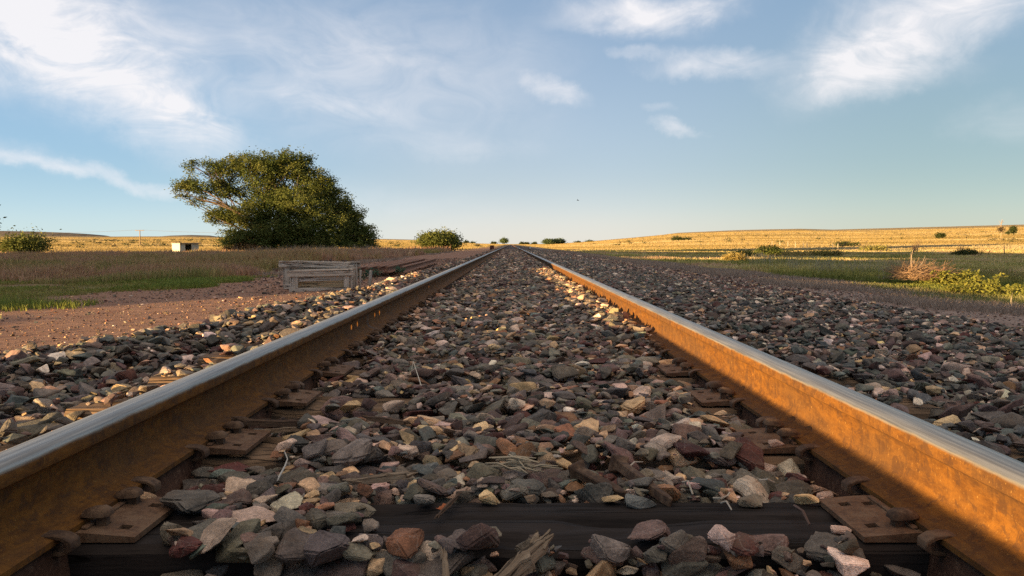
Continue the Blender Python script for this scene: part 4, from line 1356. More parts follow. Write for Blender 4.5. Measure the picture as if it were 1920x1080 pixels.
def leafy(px, Y, w, h, label, n, seed, cols, size=0.05, name='green_bush', z_up=0.0, arch=0.16):
    """A low plant of arching stems lined with narrow leaves."""
    random.seed(seed)
    X = (px - 957) / F * Y
    root = thing(name, (X, Y, float(ground_z(X, Y)) + z_up), label, 'bush', 0, 'green bushes by the right ballast')
    bm = bmesh.new(); cen = []
    for _ in range(n):
        a = random.random() * 6.283; u = random.random()
        d = Vector((math.cos(a) * (0.25 + u), math.sin(a) * (0.25 + u), 1.1)).normalized()
        p = Vector((random.gauss(0, w * 0.16), random.gauss(0, w * 0.12), 0)); pts = [p]
        L = h * random.uniform(0.75, 1.25)
        for k in range(7):
            d = (d + Vector((math.cos(a) * 0.1, math.sin(a) * 0.1, -arch))).normalized()
            p = p + d * L / 5.5; pts.append(p.copy())
            if k > 1:
                for _2 in range(5): cen.append(p + Vector((random.gauss(0, .02), random.gauss(0, .02), random.gauss(0, .015))))
        add_tube(bm, pts, [0.006 - 0.0007 * k for k in range(8)], 4, False)
    link('stem', tint_mesh(mesh_bm('stem', bm), (0.16, 0.13, 0.05)), M_TWIG, root)
    cen = np.array([c[:] for c in cen]); cen[:, 2] = np.maximum(cen[:, 2], 0.01)
    link('foliage', leaf_mesh('foliage', cen, np.full(len(cen), 0.022), 2, size * 1.15, lerp_cols(cols, RNG.random(len(cen))), droop=0.15), M_LEAF, root)
    return root


LIME = [(0.10, 0.11, 0.016), (0.15, 0.15, 0.028), (0.19, 0.18, 0.04)]
leafy(1788, 18.8, 0.42, 0.42, 'bright yellow-green bush at the right end of the orange brush', 70, 51, LIME, 0.06, z_up=0.1)
leafy(1838, 16.0, 0.55, 0.40, 'bright green arching plant in sun at the ballast edge, larger of two', 13, 52, LIME, 0.065, z_up=0.06)
leafy(1882, 15.6, 0.36, 0.30, 'bright green arching plant in sun near the right picture edge, smaller of two', 9, 53, LIME, 0.06, z_up=0.06)
leafy(1800, 15.8, 0.30, 0.22, 'dim low green plant in front of the bright green bush', 12, 54, LIME, 0.05, z_up=0.02)
leafy(1912, 14.6, 0.26, 0.30, 'sparse green stalk plant cut by the right picture edge', 7, 55, LIME, 0.05, z_up=0.04)
# yellow-green low plants catching the sun further right
x = RNG.uniform(0.56, 0.665, 260) * 25; y = RNG.uniform(22, 27, 260)
tag(link('sunlit_weeds', blades(x, y, ground_z(x, y) + 0.02, np.full(260, 0.34), np.full(260, 0.022), lerp_cols([(0.14, 0.13, 0.03), (0.24, 0.19, 0.06)], RNG.random(260)), 0.6, 7, 0.12), M_GRASS), 'yellow-green weeds catching the sun right of the green bush', 'weeds', kind='stuff')
# dry curled stalks
dead_plant(1660, 540, 20.4, 0.1, 0.62, 'dry_stalk', 'pale dry stalk curling over at its tip, left of the orange brush', 'stalk', 3, 0.008, (0.38, 0.32, 0.25), 0.25, 1.0, 1, 0.05, 'dry stalks on the right verge', 61, 0.06)
dead_plant(1690, 542, 20.6, 0.1, 0.66, 'dry_stalk', 'pale forked dry stalk between the curled stalk and the brush', 'stalk', 2, 0.009, (0.36, 0.3, 0.23), 0.4, 1.0, 2, 0.03, 'dry stalks on the right verge', 62)
dead_plant(1722, 544, 20.9, 0.1, 0.6, 'dry_stalk', 'dry brown stalk leaning right before the orange brush', 'stalk', 2, 0.008, (0.32, 0.25, 0.18), 0.6, 0.9, 2, 0.03, 'dry stalks on the right verge', 63)
dead_plant(1874, 581, 10.6, 0.02, 0.2, 'dry_stalk', 'short straight pale stick standing in the right ballast edge', 'stalk', 1, 0.007, (0.5, 0.42, 0.3), 0.05, 1.2, 0, 0.005, 'dry stalks on the right verge', 64)
dead_plant(1900, 584, 10.5, 0.05, 0.26, 'dry_stalk', 'thin leaning dry twigs in the ballast by the right picture edge', 'stalk', 3, 0.004, (0.42, 0.35, 0.26), 0.6, 0.8, 1, 0.02, 'dry stalks on the right verge', 65)
# tall pale grass stalks on the verge
x = RNG.uniform(9.5, 18, 260); y = np.maximum(x / RNG.uniform(0.30, 0.50, 260), 24.5)
tag(link('tall_stalks', blades(x, y, ground_z(x, y), np.full(260, 0.62), 0.010 + y * 0.0002, np.tile([(0.30, 0.26, 0.15)], (260, 1)), 0.5, 5, 0.1), M_GRASS), 'tall pale grass stalks on the shaded right verge', 'grass', kind='stuff')
# tall dry stalks in front of the elm
x = RNG.uniform(-20, -10.5, 150); y = RNG.uniform(52, 75, 150)
tag(link('tall_stalks', blades(x, y, ground_z(x, y), np.full(150, 0.9), 0.03 + y * 0.0003, np.tile([(0.24, 0.18, 0.13)], (150, 1)), 0.6, 5, 0.15), M_GRASS), 'tall dry grass stalks before the foot of the great elm', 'grass', kind='stuff')

# bare trees
dead_plant(1713, 476, 120, 1.0, 2.3, 'bare_shrub', 'twisted bare dark shrub at the fence line in sun', 'shrub', 7, 0.05, (0.12, 0.075, 0.05), 0.55, 0.9, 6, 0.25, None, 71)
random.seed(72)
Yt = 250.0; Xt = (1876 - 957) / F * Yt; zg = float(ground_z(Xt, Yt))
root = thing('bare_tree', (Xt, Yt, zg), 'tall pale bare tree with a dark clump halfway up, on the right slope', 'tree')
ht = CAMZ + (458 - 412) / F * Yt - zg
bm = bmesh.new()
add_tube(bm, [(0, 0, -0.1), (0.1, 0, ht * 0.4), (-0.05, 0, ht * 0.7), (0.1, 0, ht)], [0.16, 0.13, 0.09, 0.03], 6)
for _ in range(9):
    z0 = random.uniform(0.4, 0.9) * ht; a = random.choice((-1, 1)) * random.uniform(0.4, 1.2)
    add_tube(bm, [(0, 0, z0), (a * 0.5, 0.1, z0 + 0.5), (a, 0.2, z0 + random.uniform(0.7, 1.3))], [0.06, 0.045, 0.015], 4)
link('trunk', mesh_bm('trunk', bm, 60), M_POLE, root)
cen, _ = clusters_in([(0, 0, ht * 0.52, 1.0, 0.8, 0.9)], 40, 0.2)
link('crown', leaf_mesh('crown', cen, np.full(40, 0.3), 16, 0.32, np.tile([(0.07, 0.05, 0.03)], (40, 1))), M_LEAF, root)
# small bare shrubs along the fence
for i, (px, Y_, hh, lb) in enumerate([(1576, 165, 2.2, 'bare scrubby shrub behind the pale posts'), (1628, 150, 1.9, 'small bare shrub just behind the fence, right of the pale posts'), (1795, 110, 1.3, 'low bare shrub beside the dark fence shrub'), (1838, 108, 1.2, 'thin bare shrub at the shade edge near the last posts')]):
    dead_plant(px, 470, Y_, 1.2, hh, 'bare_shrub', lb, 'shrub', 6, 0.04, (0.15, 0.10, 0.06), 0.8, 0.8, 5, 0.5, 'bare shrubs along the fence', 80 + i)

# ------------------------------------------------------------------ fence
M_POST = plain('weathered_post', (0.26, 0.2, 0.14), (0.45, 0.37, 0.27), 6)
M_POST_D = plain('dark_steel_post', (0.05, 0.035, 0.03), (0.09, 0.06, 0.045), 6)
M_WIRE = plain('fence_wire', (0.15, 0.12, 0.1), (0.2, 0.16, 0.13), 3)
fx = 60.0
fence = thing('wire_fence', (fx, 97.0, float(ground_z(fx, 97.0))), 'wire fence with thin posts running along the right plain', 'fence')
posts = [(1883, 0), (1801, 0), (1721, 0), (1663, 0), (1619, 0), (1571, 1), (1561, 1), (1513, 1), (1506, 1), (1491, 1), (1477, 1), (1462, 1), (1447, 1)]
wire_pts = []
for px, pale in posts:
    Yp = fx * F / (px - 957)
    zg = float(ground_z(fx, Yp))
    bm = bmesh.new()
    r = 0.05 if not pale else 0.08
    hgt = random.uniform(1.2, 1.35)
    add_tube(bm, [(0, 0, -0.2), (random.uniform(-.03, .03), 0, hgt * 0.5), (random.uniform(-.07, .07), 0, hgt)], [r, r * 0.95, r * 0.85], 7)
    o = link('post', mesh_bm('post', bm, 50), M_POST if pale else M_POST_D, fence)
    o.location = (0, Yp - 97.0, zg - fence.location.z)
    wire_pts.append((0, Yp - 97.0, zg - fence.location.z))
for hw in (0.45, 0.8, 1.12):
    bm = bmesh.new()
    add_tube(bm, [(a - 0.05, c, d + hw) for a, c, d in [(0, -40, 0.0)] + wire_pts], [0.004] * (len(wire_pts) + 1), 4)
    link('wire', mesh_bm('wire', bm), M_WIRE, fence)

# ------------------------------------------------------------------ utility pole and its wires
Yp = 222.0; Xp = (264.5 - 957) / F * Yp; zg = float(ground_z(Xp, Yp))
top = CAMZ + (458 - 431.5) / F * Yp - zg
pole = thing('utility_pole', (Xp, Yp, zg), 'slim wooden utility pole with a crossarm on the left plain', 'pole')
bm = bmesh.new(); add_tube(bm, [(0, 0, -0.3), (0, 0, top)], [0.15, 0.11], 8); link('pole', mesh_bm('pole', bm, 40), M_POLE, pole)
bm = bmesh.new(); add_box(bm, (0, -0.13, top - 0.15), (2.4, 0.1, 0.13), bevel=0.01); link('crossarm', mesh_bm('crossarm', bm), M_POLE, pole)
for xx in (-1.1, 0.0, 1.1):
    bm = bmesh.new(); add_tube(bm, [(xx, -0.13, top - 0.09), (xx, -0.13, top + 0.02), (xx, -0.13, top + 0.06)], [0.04, 0.05, 0.02], 6)
    link('insulator', mesh_bm('insulator', bm), plain('insulator_glass', (0.4, 0.42, 0.4), (0.5, 0.52, 0.5)) if xx == -1.1 else bpy.data.materials['insulator_glass'], pole)
bm = bmesh.new()
for xx in (-1.1, 1.1):
    pts = []
    for k in range(33):
        t = -1 + 2 * k / 32
        sag = -0.9 * (1 - (2 * abs(t) - 1) ** 2) if abs(t) <= 1 else 0
        pts.append((t * 62 + xx, -0.13, top + 0.07 + sag))
    add_tube(bm, pts, [0.012] * 33, 4)
wr = link('power_wire', mesh_bm('power_wire', bm), M_WIRE)
wr.location = (Xp, Yp, zg)
tag(wr, 'thin sagging power wires strung over the left plain from the pole', 'wire')

# ------------------------------------------------------------------ shed
M_SHED = plain('cream_painted_block', (0.436, 0.409, 0.330), (0.515, 0.488, 0.409), 3, 0.9, 0.25, 0.02)
M_ROOFSLAB = plain('shed_roof', (0.2, 0.16, 0.13), (0.3, 0.25, 0.21), 3)
M_DARK = plain('dark_interior', (0.02, 0.017, 0.015), (0.035, 0.03, 0.025), 3)
Ys = 125.0; Xs = (338.5 - 957) / F * Ys; zg = float(ground_z(Xs, Ys))
hs = 17.6 / F * Ys + max(0, (CAMZ - (476.3 - 458) / F * Ys) - zg)
shed = thing('small_shed', (Xs, Ys, zg), 'small cream block shed with a flat dark roof and open door on the plain', 'shed', R(45))
S = 3.0
bm = bmesh.new()
add_box(bm, (S / 2, 0.09, hs / 2), (0.001, 0.001, 0.001))
bmesh.ops.delete(bm, geom=list(bm.verts), context='VERTS')
def wall(x0, y0, x1, y1, z0=0.0, z1=None):
    z1 = hs if z1 is None else z1
    add_box(bm, ((x0 + x1) / 2, (y0 + y1) / 2, (z0 + z1) / 2), (abs(x1 - x0), abs(y1 - y0), z1 - z0))
# nearest corner at the origin; the left face runs along +y (turned), the right face along +x
wall(0, 0, 0.16, S, -0.2)
wall(S - 0.16, 0, S, S, -0.2)
wall(0.163, S - 0.16, S - 0.163, S, -0.2)
wall(0.163, 0, 0.85, 0.16, -0.2)
wall(1.85, 0, S - 0.163, 0.16, -0.2)
wall(0.853, 0, 1.847, 0.16, hs - 0.12, hs - 0.003)
link('wall', mesh_bm('wall', bm), M_SHED, shed)
bm = bmesh.new(); add_box(bm, (S / 2 + 0.12, S / 2 - 0.1, hs + 0.05), (S + 0.5, S + 0.5, 0.1), bevel=0.015); link('roof', mesh_bm('roof', bm), M_ROOFSLAB, shed)
bm = bmesh.new(); add_box(bm, (0.83, 0.5, hs / 2 - 0.06), (0.05, 0.85, hs - 0.14)); link('door', mesh_bm('door', bm), M_DARK, shed)
bm = bmesh.new(); add_box(bm, (S / 2, S / 2, 0.02), (S - 0.34, S - 0.34, 0.05)); link('floor_slab', mesh_bm('floor_slab', bm), M_DARK, shed)

# ------------------------------------------------------------------ crates
def crate(name, loc, rz, w, d, h, label, seed, tilt=0.0):
    random.seed(seed)
    root = thing(name, loc, label, 'crate', rz, 'old wooden crates beside the track')
    root.rotation_euler = (0, tilt, rz)
    T = 0.022
    def brd(nm, c, s, mat, rot=None):
        b2 = bmesh.new(); add_box(b2, c, s, rot, bevel=0.003)
        for v in b2.verts: v.co += Vector((random.uniform(-1, 1), random.uniform(-1, 1), random.uniform(-1, 1))) * 0.007
        return link(nm, mesh_bm(nm, b2), mat, root)
    for sx in (-1, 1):
        for sy in (-1, 1):
            px_, py_ = sx * (w / 2 - 0.05), sy * (d / 2)
            brd('corner_post', (px_, py_ + sy * (T / 2 + 0.001), h / 2), (0.085, T, h), M_CRATE_V)
            brd('corner_post', (sx * (w / 2 + T / 2 + 0.001), py_ - sy * 0.045, h / 2), (T, 0.085, h * 0.96), M_CRATE_V)
    nb = 2
    for sy in (-1, 1):
        hb = (h - 0.05) / nb
        for k in range(nb):
            brd('side_board', (random.uniform(-.01, .01), sy * (d / 2 - T / 2 - 0.002), 0.03 + hb * (k + 0.5)), (w - 0.03, T, hb * random.uniform(0.8, 0.96)), M_CRATE_BROWN if (k == 0) else M_CRATE)
        brd('top_rail', (random.uniform(-.04, .04), sy * (d / 2 + T * 1.5 + 0.003), h - 0.03), (w + 0.12, T, 0.075), M_CRATE, Matrix.Rotation(random.uniform(-.02, .02), 3, 'Y'))
        brd('bottom_rail', (random.uniform(-.04, .04), sy * (d / 2 + T * 1.5 + 0.003), 0.035), (w + 0.02, T, 0.07), M_CRATE, Matrix.Rotation(random.uniform(-.02, .02), 3, 'Y'))
        brd('cap_board', (0, sy * (d / 2 + 0.01), h + 0.0145), (w + 0.1, 0.085, 0.02), M_CRATE, Matrix.Rotation(random.uniform(-.015, .015), 3, 'Z'))
    for sx in (-1, 1):
        for k in range(nb):
            hb = (h - 0.05) / nb
            brd('end_board', (sx * (w / 2 - T / 2 - 0.002), 0, 0.03 + hb * (k + 0.5)), (T, d - 2 * T - 0.012, hb * 0.88), M_CRATE_V)
    brd('crate_floor', (0, 0, 0.02), (w - 0.06, d - 0.07, 0.02), M_CRATE_BROWN)
    return root


def gz(x, y): return float(ground_z(x, y))


crate('wooden_crate', (-3.08, 13.0, gz(-3.08, 13.0) - 0.01), R(-3), 1.0, 0.62, 0.41, 'grey weathered crate standing behind, taller, with a long cap board', 91, R(1.0))
crate('wooden_crate', (-2.86, 12.25, gz(-2.86, 12.25) - 0.02), R(5), 0.86, 0.52, 0.31, 'grey weathered crate in front, lower, with a brown front board', 92, R(-1.6))
# loose boards on and beside the crates
def loose(name, c, s, rot, mat, label, cat, group=None):
    b2 = bmesh.new(); add_box(b2, (0, 0, 0), s, bevel=0.003)
    o = link(name, mesh_bm(name, b2), mat); o.location = c; o.rotation_euler = rot
    return tag(o, label, cat, group)
loose('loose_board', (-2.36, 12.55, gz(-2.36, 12.55) + 0.15), (0.03, 0.09, 0.34), (0.03, 0.06, 0.2), M_CRATE_V, 'short grey board leaning upright at the right end of the crates', 'board', 'loose boards by the crates')
loose('loose_board', (-2.27, 12.9, gz(-2.27, 12.9) + 0.15), (0.03, 0.10, 0.36), (-0.04, 0.1, -0.1), M_CRATE_V, 'grey upright board behind the short one at the right end of the crates', 'board', 'loose boards by the crates')
loose('loose_board', (-3.1, 12.68, gz(-3.1, 12.68) + 0.422), (1.12, 0.1, 0.022), (0.0, R(1.0), R(-2)), M_CRATE, 'long grey board lying along the top of the rear crate', 'board', 'loose boards by the crates')
# clods on the rear crate
for i in range(7):
    me, ext = ROCK_HI[(i * 3) % len(ROCK_HI)]
    o = link('dirt_clod', me); s_ = random.uniform(0.022, 0.045)
    o.location = (-3.02 + i * 0.085 + random.uniform(-.02, .02), 12.68 + random.uniform(-.015, .015), gz(-3.05, 12.7) + 0.433 + s_ * 0.3); o.scale = (s_, s_ * 0.8, s_ * 0.8)
    o.color = (0.07, 0.04, 0.03, 1); o.rotation_euler = (0, 0, i * 1.3)
    tag(o, 'dark dirt clod sitting on the long board of the rear crate', 'clod', 'dirt clods on the rear crate')

# ------------------------------------------------------------------ spare rails lying beside the bed
spare_me = {}
SP = [(-3.14, 15.6, 10.2, 'spare rusty rail farthest from the track, its near end nearest'), (-2.96, 16.5, 9.9, 'second spare rusty rail from the road side of the pile'),
      (-2.80, 17.0, 9.6, 'middle spare rusty rail of the pile'), (-2.64, 17.1, 9.8, 'fourth spare rusty rail from the road side of the pile'), (-2.40, 17.7, 10.4, 'spare rusty rail closest to the track, web facing the ballast')]
for i, (xx, y0, ln, lb) in enumerate(SP):
    o = link('spare_rail', rail_mesh('spare_rail', [0, 0.6, ln - 0.5, ln]), M_OLDRAIL)
    o.location = (xx, y0, gz(xx, y0) + 0.09)
    sl = (gz(xx, y0 + ln) - gz(xx, y0)) / ln
    o.rotation_euler = (sl, 0, R(random.uniform(-0.3, 0.3) + 1.2))
    tag(o, lb, 'rail', 'spare rails lying beside the track')
for i, (px, Y_, lb) in enumerate([(682, 15.5, 'small green weed at the near end of the outermost spare rail'), (703, 16.3, 'small green weed at the near end of the second spare rail'), (749, 17.4, 'small green weed at the near end of the innermost spare rail')]):
    random.seed(120 + i)
    X = (px - 957) / F * Y_
    root = thing('green_weed', (X, Y_, gz(X, Y_) + (0.03 if i == 2 else 0)), lb, 'weed', 0, 'weeds at the spare rails')
    bm = bmesh.new(); cen = []
    for _ in range(7):
        a = random.random() * 6.28; tip = Vector((math.cos(a) * 0.09, math.sin(a) * 0.09, random.uniform(0.1, 0.2)))
        add_tube(bm, [(0, 0, 0), tip * 0.5 + Vector((0, 0, .02)), tip], [0.004, 0.003, 0.002], 4, False)
        cen += [tip, tip * 0.7]
    link('stem', tint_mesh(mesh_bm('stem', bm), (0.08, 0.1, 0.05)), M_TWIG, root)
    cen = np.array([c[:] for c in cen])
    link('foliage', leaf_mesh('foliage', cen, np.full(len(cen), 0.025), 9, 0.05, np.tile([(0.06, 0.11, 0.065)], (len(cen), 1))), M_LEAF, root)

# old timber lying in the weeds at the left edge
o = loose('old_timber', (-13.9, 20.6, gz(-13.9, 20.6) + 0.11), (2.8, 0.2, 0.13), (0, R(-1.5), R(5)), M_TIE_DARK, 'dark old timber lying in the weeds at the left picture edge', 'timber')

# ------------------------------------------------------------------ trackside boxes
M_REDBOX = plain('rusty_red_box', (0.10, 0.03, 0.02), (0.17, 0.055, 0.035), 4)
Yb = 96.0; Xb = (922.5 - 957) / F * Yb
bx_ = thing('relay_box', (Xb, Yb, float(top_z(Xb, Yb)) - 0.05), 'small rust-red box standing at the left ballast edge far down the track', 'box')
bm = bmesh.new(); add_box(bm, (0, 0, 0.3), (0.5, 0.4, 0.6), bevel=0.02); link('body', mesh_bm('body', bm), M_REDBOX, bx_)
bm = bmesh.new(); add_box(bm, (0, 0, 0.63), (0.58, 0.48, 0.05), bevel=0.01); link('lid', mesh_bm('lid', bm), M_REDBOX, bx_)
Yb = 78.0; Xb = (992 - 957) / F * Yb
mk = thing('switch_marker', (Xb, Yb, float(top_z(Xb, Yb)) - 0.03), 'low trackside marker with a pale disc right of the far track', 'marker')
M_PALE = plain('pale_paint', (0.55, 0.5, 0.45), (0.7, 0.66, 0.6), 5)
bm = bmesh.new(); add_tube(bm, [(0, 0, 0), (0, 0, 0.34)], [0.05, 0.04], 8); add_box(bm, (0, 0, 0.03), (0.34, 0.3, 0.06), bevel=0.01); link('post', mesh_bm('post', bm, 40), M_POST_D, mk)
bm = bmesh.new(); bmesh.ops.create_cone(bm, cap_ends=True, segments=16, radius1=0.1, radius2=0.1, depth=0.03, matrix=Matrix.Translation((0.1, -0.06, 0.24)) @ Matrix.Rotation(R(90), 4, 'X')); link('disc', mesh_bm('disc', bm, 40), M_PALE, mk)

# ------------------------------------------------------------------ debris between the rails
def hz(x, y):
    j, i = int((y - HY0) / RES), int((x - HX0) / RES)
    return float(np.percentile(H[j - 2:j + 3, i - 2:i + 3], 60))


def stick(name, pa, pb, w, th, mat, label, cat, group=None, seed=0, lift=0.012, frayed=False, taper=0.5):
    """A split piece of wood or iron lying from pixel pa to pixel pb."""
    random.seed(seed)
    a, b = at(*pa, 0.02), at(*pb, 0.02)
    c = (a + b) / 2; L = (b - a).length
    bm = bmesh.new()
    k = 9; rows = []
    for i in range(k + 1):
        t = i / k - 0.5
        s = 1 - taper * abs(t) * (1.4 if frayed else 0.5)
        ww = w * s * random.uniform(0.85, 1.1) / 2; tt = th * s * random.uniform(0.85, 1.1) / 2
        oy = random.gauss(0, w * 0.08)
        rows.append([bm.verts.new((t * L, oy + ww * cx, tt * cz)) for cx, cz in ((-1, -0.6), (-0.7, 1), (0.2, 1.2), (1, 0.5), (0.8, -0.9))])
    for i in range(k):
        for q_ in range(5):
            bm.faces.new((rows[i][q_], rows[i][(q_ + 1) % 5], rows[i + 1][(q_ + 1) % 5], rows[i + 1][q_]))
    bm.faces.new(rows[0]); bm.faces.new(rows[-1])
    if frayed:
        for e in (-1, 1):
            for _ in range(4):
                y0 = random.uniform(-w / 3, w / 3); l2 = random.uniform(0.05, 0.16) * L
                add_tube(bm, [(e * L * 0.4, y0, 0), (e * (L * 0.47 + l2 * .3), y0 * 1.2, th * 0.2), (e * (L * 0.5 + l2), y0 * 1.7, th * random.uniform(-.2, .5))], [th * 0.3, th * 0.22, th * 0.06], 4)
    o = link(name, mesh_bm(name, bm), mat)
    za, zb = hz(a.x, a.y), hz(b.x, b.y)
    o.location = (c.x, c.y, (za + zb) / 2 + lift)
    dx, dy = b.x - a.x, b.y - a.y
    o.rotation_euler = (random.uniform(-.2, .2), -math.atan2(zb - za, L) * 0.8, math.atan2(dy, dx))
    return tag(o, label, cat, group)


G_W = 'splinters of wood on the ballast'
stick('wood_splinter', (660, 918), (768, 884), 0.024, 0.018, M_SPLINTER, 'pale frayed splinter on the stones left of mid-track, behind the black tie', 'splinter', G_W, 1, 0.016, True)
stick('wood_splinter', (922, 1066), (1018, 1020), 0.034, 0.03, M_SPLINTER, 'thick pale weathered wood chunk in front of the black tie', 'splinter', G_W, 2, 0.022, True)
stick('wood_splinter', (838, 1082), (834, 1032), 0.012, 0.012, M_SPLINTER, 'thin upright pale sliver in front of the black tie', 'splinter', G_W, 3, 0.02, True)
stick('wood_splinter', (455, 800), (650, 786), 0.03, 0.02, M_SPLINTER_DARK, 'long dark split slab lying along the second tie near the left rail', 'splinter', G_W, 4, 0.02, True)
stick('wood_splinter', (500, 783), (690, 776), 0.022, 0.016, M_SPLINTER, 'long brown sliver behind the dark split slab', 'splinter', G_W, 5, 0.016, True)
stick('wood_splinter', (690, 800), (760, 806), 0.025, 0.016, M_SPLINTER_DARK, 'short reddish split piece at the right end of the dark slab', 'splinter', G_W, 6, 0.016, True)
stick('wood_splinter', (820, 960), (860, 920), 0.008, 0.008, M_SPLINTER_DARK, 'thin dark sliver standing behind the black tie beside the leaf', 'splinter', G_W, 7, 0.012, True)
stick('wood_splinter', (1300, 775), (1372, 770), 0.014, 0.01, M_SPLINTER, 'thin brown sliver right of mid-track in front of the right plates', 'splinter', G_W, 8, 0.012, True)


def loose_spike(pa, pb, label, seed, up):
    random.seed(seed)
    a, b = at(*pa, 0.02), at(*pb, 0.02)
    L = (b - a).length
    bm = bmesh.new()
    s = 0.0105
    secs = [(-0.5, 0.8), (-0.44, 1.75), (-0.40, 1.85), (-0.36, 1.15), (-0.33, 1.0), (0.25, 0.95), (0.42, 0.75), (0.5, 0.3)]
    rows = [[bm.verts.new((t * L, cx * s * q_, cz * s * (q_ if t < 0.3 else 0.9))) for cx, cz in ((-1, -1), (-1, 1), (1, 1), (1, -1))] for t, q_ in secs]
    for i in range(len(rows) - 1):
        for q_ in range(4):
            bm.faces.new((rows[i][q_], rows[i][(q_ + 1) % 4], rows[i + 1][(q_ + 1) % 4], rows[i + 1][q_]))
    bm.faces.new(rows[0]); bm.faces.new(rows[-1])
    bmesh.ops.bevel(bm, geom=list(bm.edges), offset=0.0022, segments=1, affect='EDGES')
    o = link('loose_spike', mesh_bm('loose_spike', bm, 30), M_SPIKE)
    za, zb = hz(a.x, a.y), hz(b.x, b.y)
    o.location = ((a.x + b.x) / 2, (a.y + b.y) / 2, max(za, zb) * 0.5 + (za + zb) / 4 + up)
    o.rotation_euler = (random.uniform(-.3, .3), R(3), math.atan2(b.y - a.y, b.x - a.x))
    return tag(o, label, 'spike', 'loose spikes on the ballast')


loose_spike((1152, 864), (1258, 930), 'longer loose rusty spike slanting across the stones right of mid-track', 1, 0.016)
loose_spike((1075, 875), (1172, 916), 'shorter loose rusty spike half sunk left of the longer one', 2, 0.010)

# straw, twigs, a leaf
random.seed(9)
p = at(972, 872, 0.02)
bm = bmesh.new()
for _ in range(26):
    a = random.gauss(-0.35, 0.35); l = random.uniform(0.05, 0.11)
    c = Vector((random.gauss(0, 0.018), random.gauss(0, 0.012), random.uniform(0.0, 0.02)))
    d = Vector((math.cos(a), math.sin(a), random.gauss(0.0, 0.12)))
    add_tube(bm, [c - d * l * .5, c + Vector((0, 0, 0.006)), c + d * l * .5], [0.0018, 0.0022, 0.001], 4)
o = link('straw_tuft', tint_mesh(mesh_bm('straw_tuft', bm), (0.42, 0.33, 0.22)), M_TWIG); o.location = (p.x, p.y, hz(p.x, p.y) + 0.01)
tag(o, 'tuft of pale straw lying on the stones in mid-track', 'straw')


def twig(pts_px, r, col, label, lift=0.012):
    P3 = [at(a, c_, 0.02) for a, c_ in pts_px]
    n = len(P3)
    bm = bmesh.new()
    zz = float(np.median([hz(q_.x, q_.y) for q_ in P3]))
    add_tube(bm, [Vector((q_.x, q_.y, zz + 0.3 * max(-0.03, min(0.03, hz(q_.x, q_.y) - zz)) + lift + 0.01 * math.sin(math.pi * i / (n - 1)))) for i, q_ in enumerate(P3)], [r * (1 - 0.5 * i / n) for i in range(n)], 5)
    o = link('dry_twig', tint_mesh(mesh_bm('dry_twig', bm), col), M_TWIG)
    return tag(o, label, 'twig', 'dry twigs on the ballast')


twig([(498, 912), (520, 895), (534, 874), (539, 854), (530, 836)], 0.0022, (0.5, 0.46, 0.4), 'thin pale curved twig beside the tan stone near the left rail')
twig([(1280, 896), (1290, 908), (1299, 919)], 0.0025, (0.5, 0.42, 0.32), 'short pale twig among grey stones right of mid-track')
twig([(1338, 926), (1352, 935), (1364, 930), (1369, 915)], 0.0022, (0.48, 0.4, 0.3), 'pale bent twig just behind the right end of the black tie')
twig([(1352, 935), (1362, 942), (1372, 948)], 0.002, (0.45, 0.38, 0.3), 'short pale twig touching the black tie at the right')
twig([(1490, 940), (1505, 960), (1518, 975)], 0.003, (0.10, 0.06, 0.045), 'dark twig hanging over the black tie toward the right plate')
twig([(1170, 868), (1190, 858), (1206, 852)], 0.002, (0.45, 0.38, 0.3), 'thin twig above the head of the longer loose spike')
twig([(790, 728), (775, 690), (772, 700)], 0.002, (0.42, 0.36, 0.28), 'thin twig on the stones by the third tie')
twig([(1425, 890), (1440, 897), (1452, 893)], 0.002, (0.45, 0.38, 0.3), 'thin twig beside the right rail plate')
twig([(1620, 770), (1680, 775), (1720, 778)], 0.003, (0.4, 0.34, 0.26), 'grey twig caught outside the right rail', 0.02)

p = at(829, 951, 0.004)
bm = bmesh.new()
out_ = [(-1, -.1), (-.55, .1), (-.35, .42), (-.05, .2), (.2, .55), (.42, .18), (.95, .25), (.6, -.08), (.75, -.42), (.2, -.3), (-.1, -.55), (-.4, -.25)]
tp = [bm.verts.new((a * 0.013, c * 0.013, 0.004 + 0.004 * math.sin(3 * a))) for a, c in out_]
bt = [bm.verts.new((v.co.x, v.co.y, v.co.z - 0.0006)) for v in tp]
bm.faces.new(tp); bm.faces.new(list(reversed(bt)))
for i in range(len(tp)): bm.faces.new((tp[i], bt[i], bt[(i + 1) % len(tp)], tp[(i + 1) % len(tp)]))
o = link('dry_leaf', tint_mesh(mesh_bm('dry_leaf', bm), (0.42, 0.13, 0.05)), M_TWIG); o.location = (p.x, p.y, 0.002); o.rotation_euler = (0.35, 0, 0.3)
tag(o, 'small orange dry leaf at the back edge of the black tie', 'leaf')

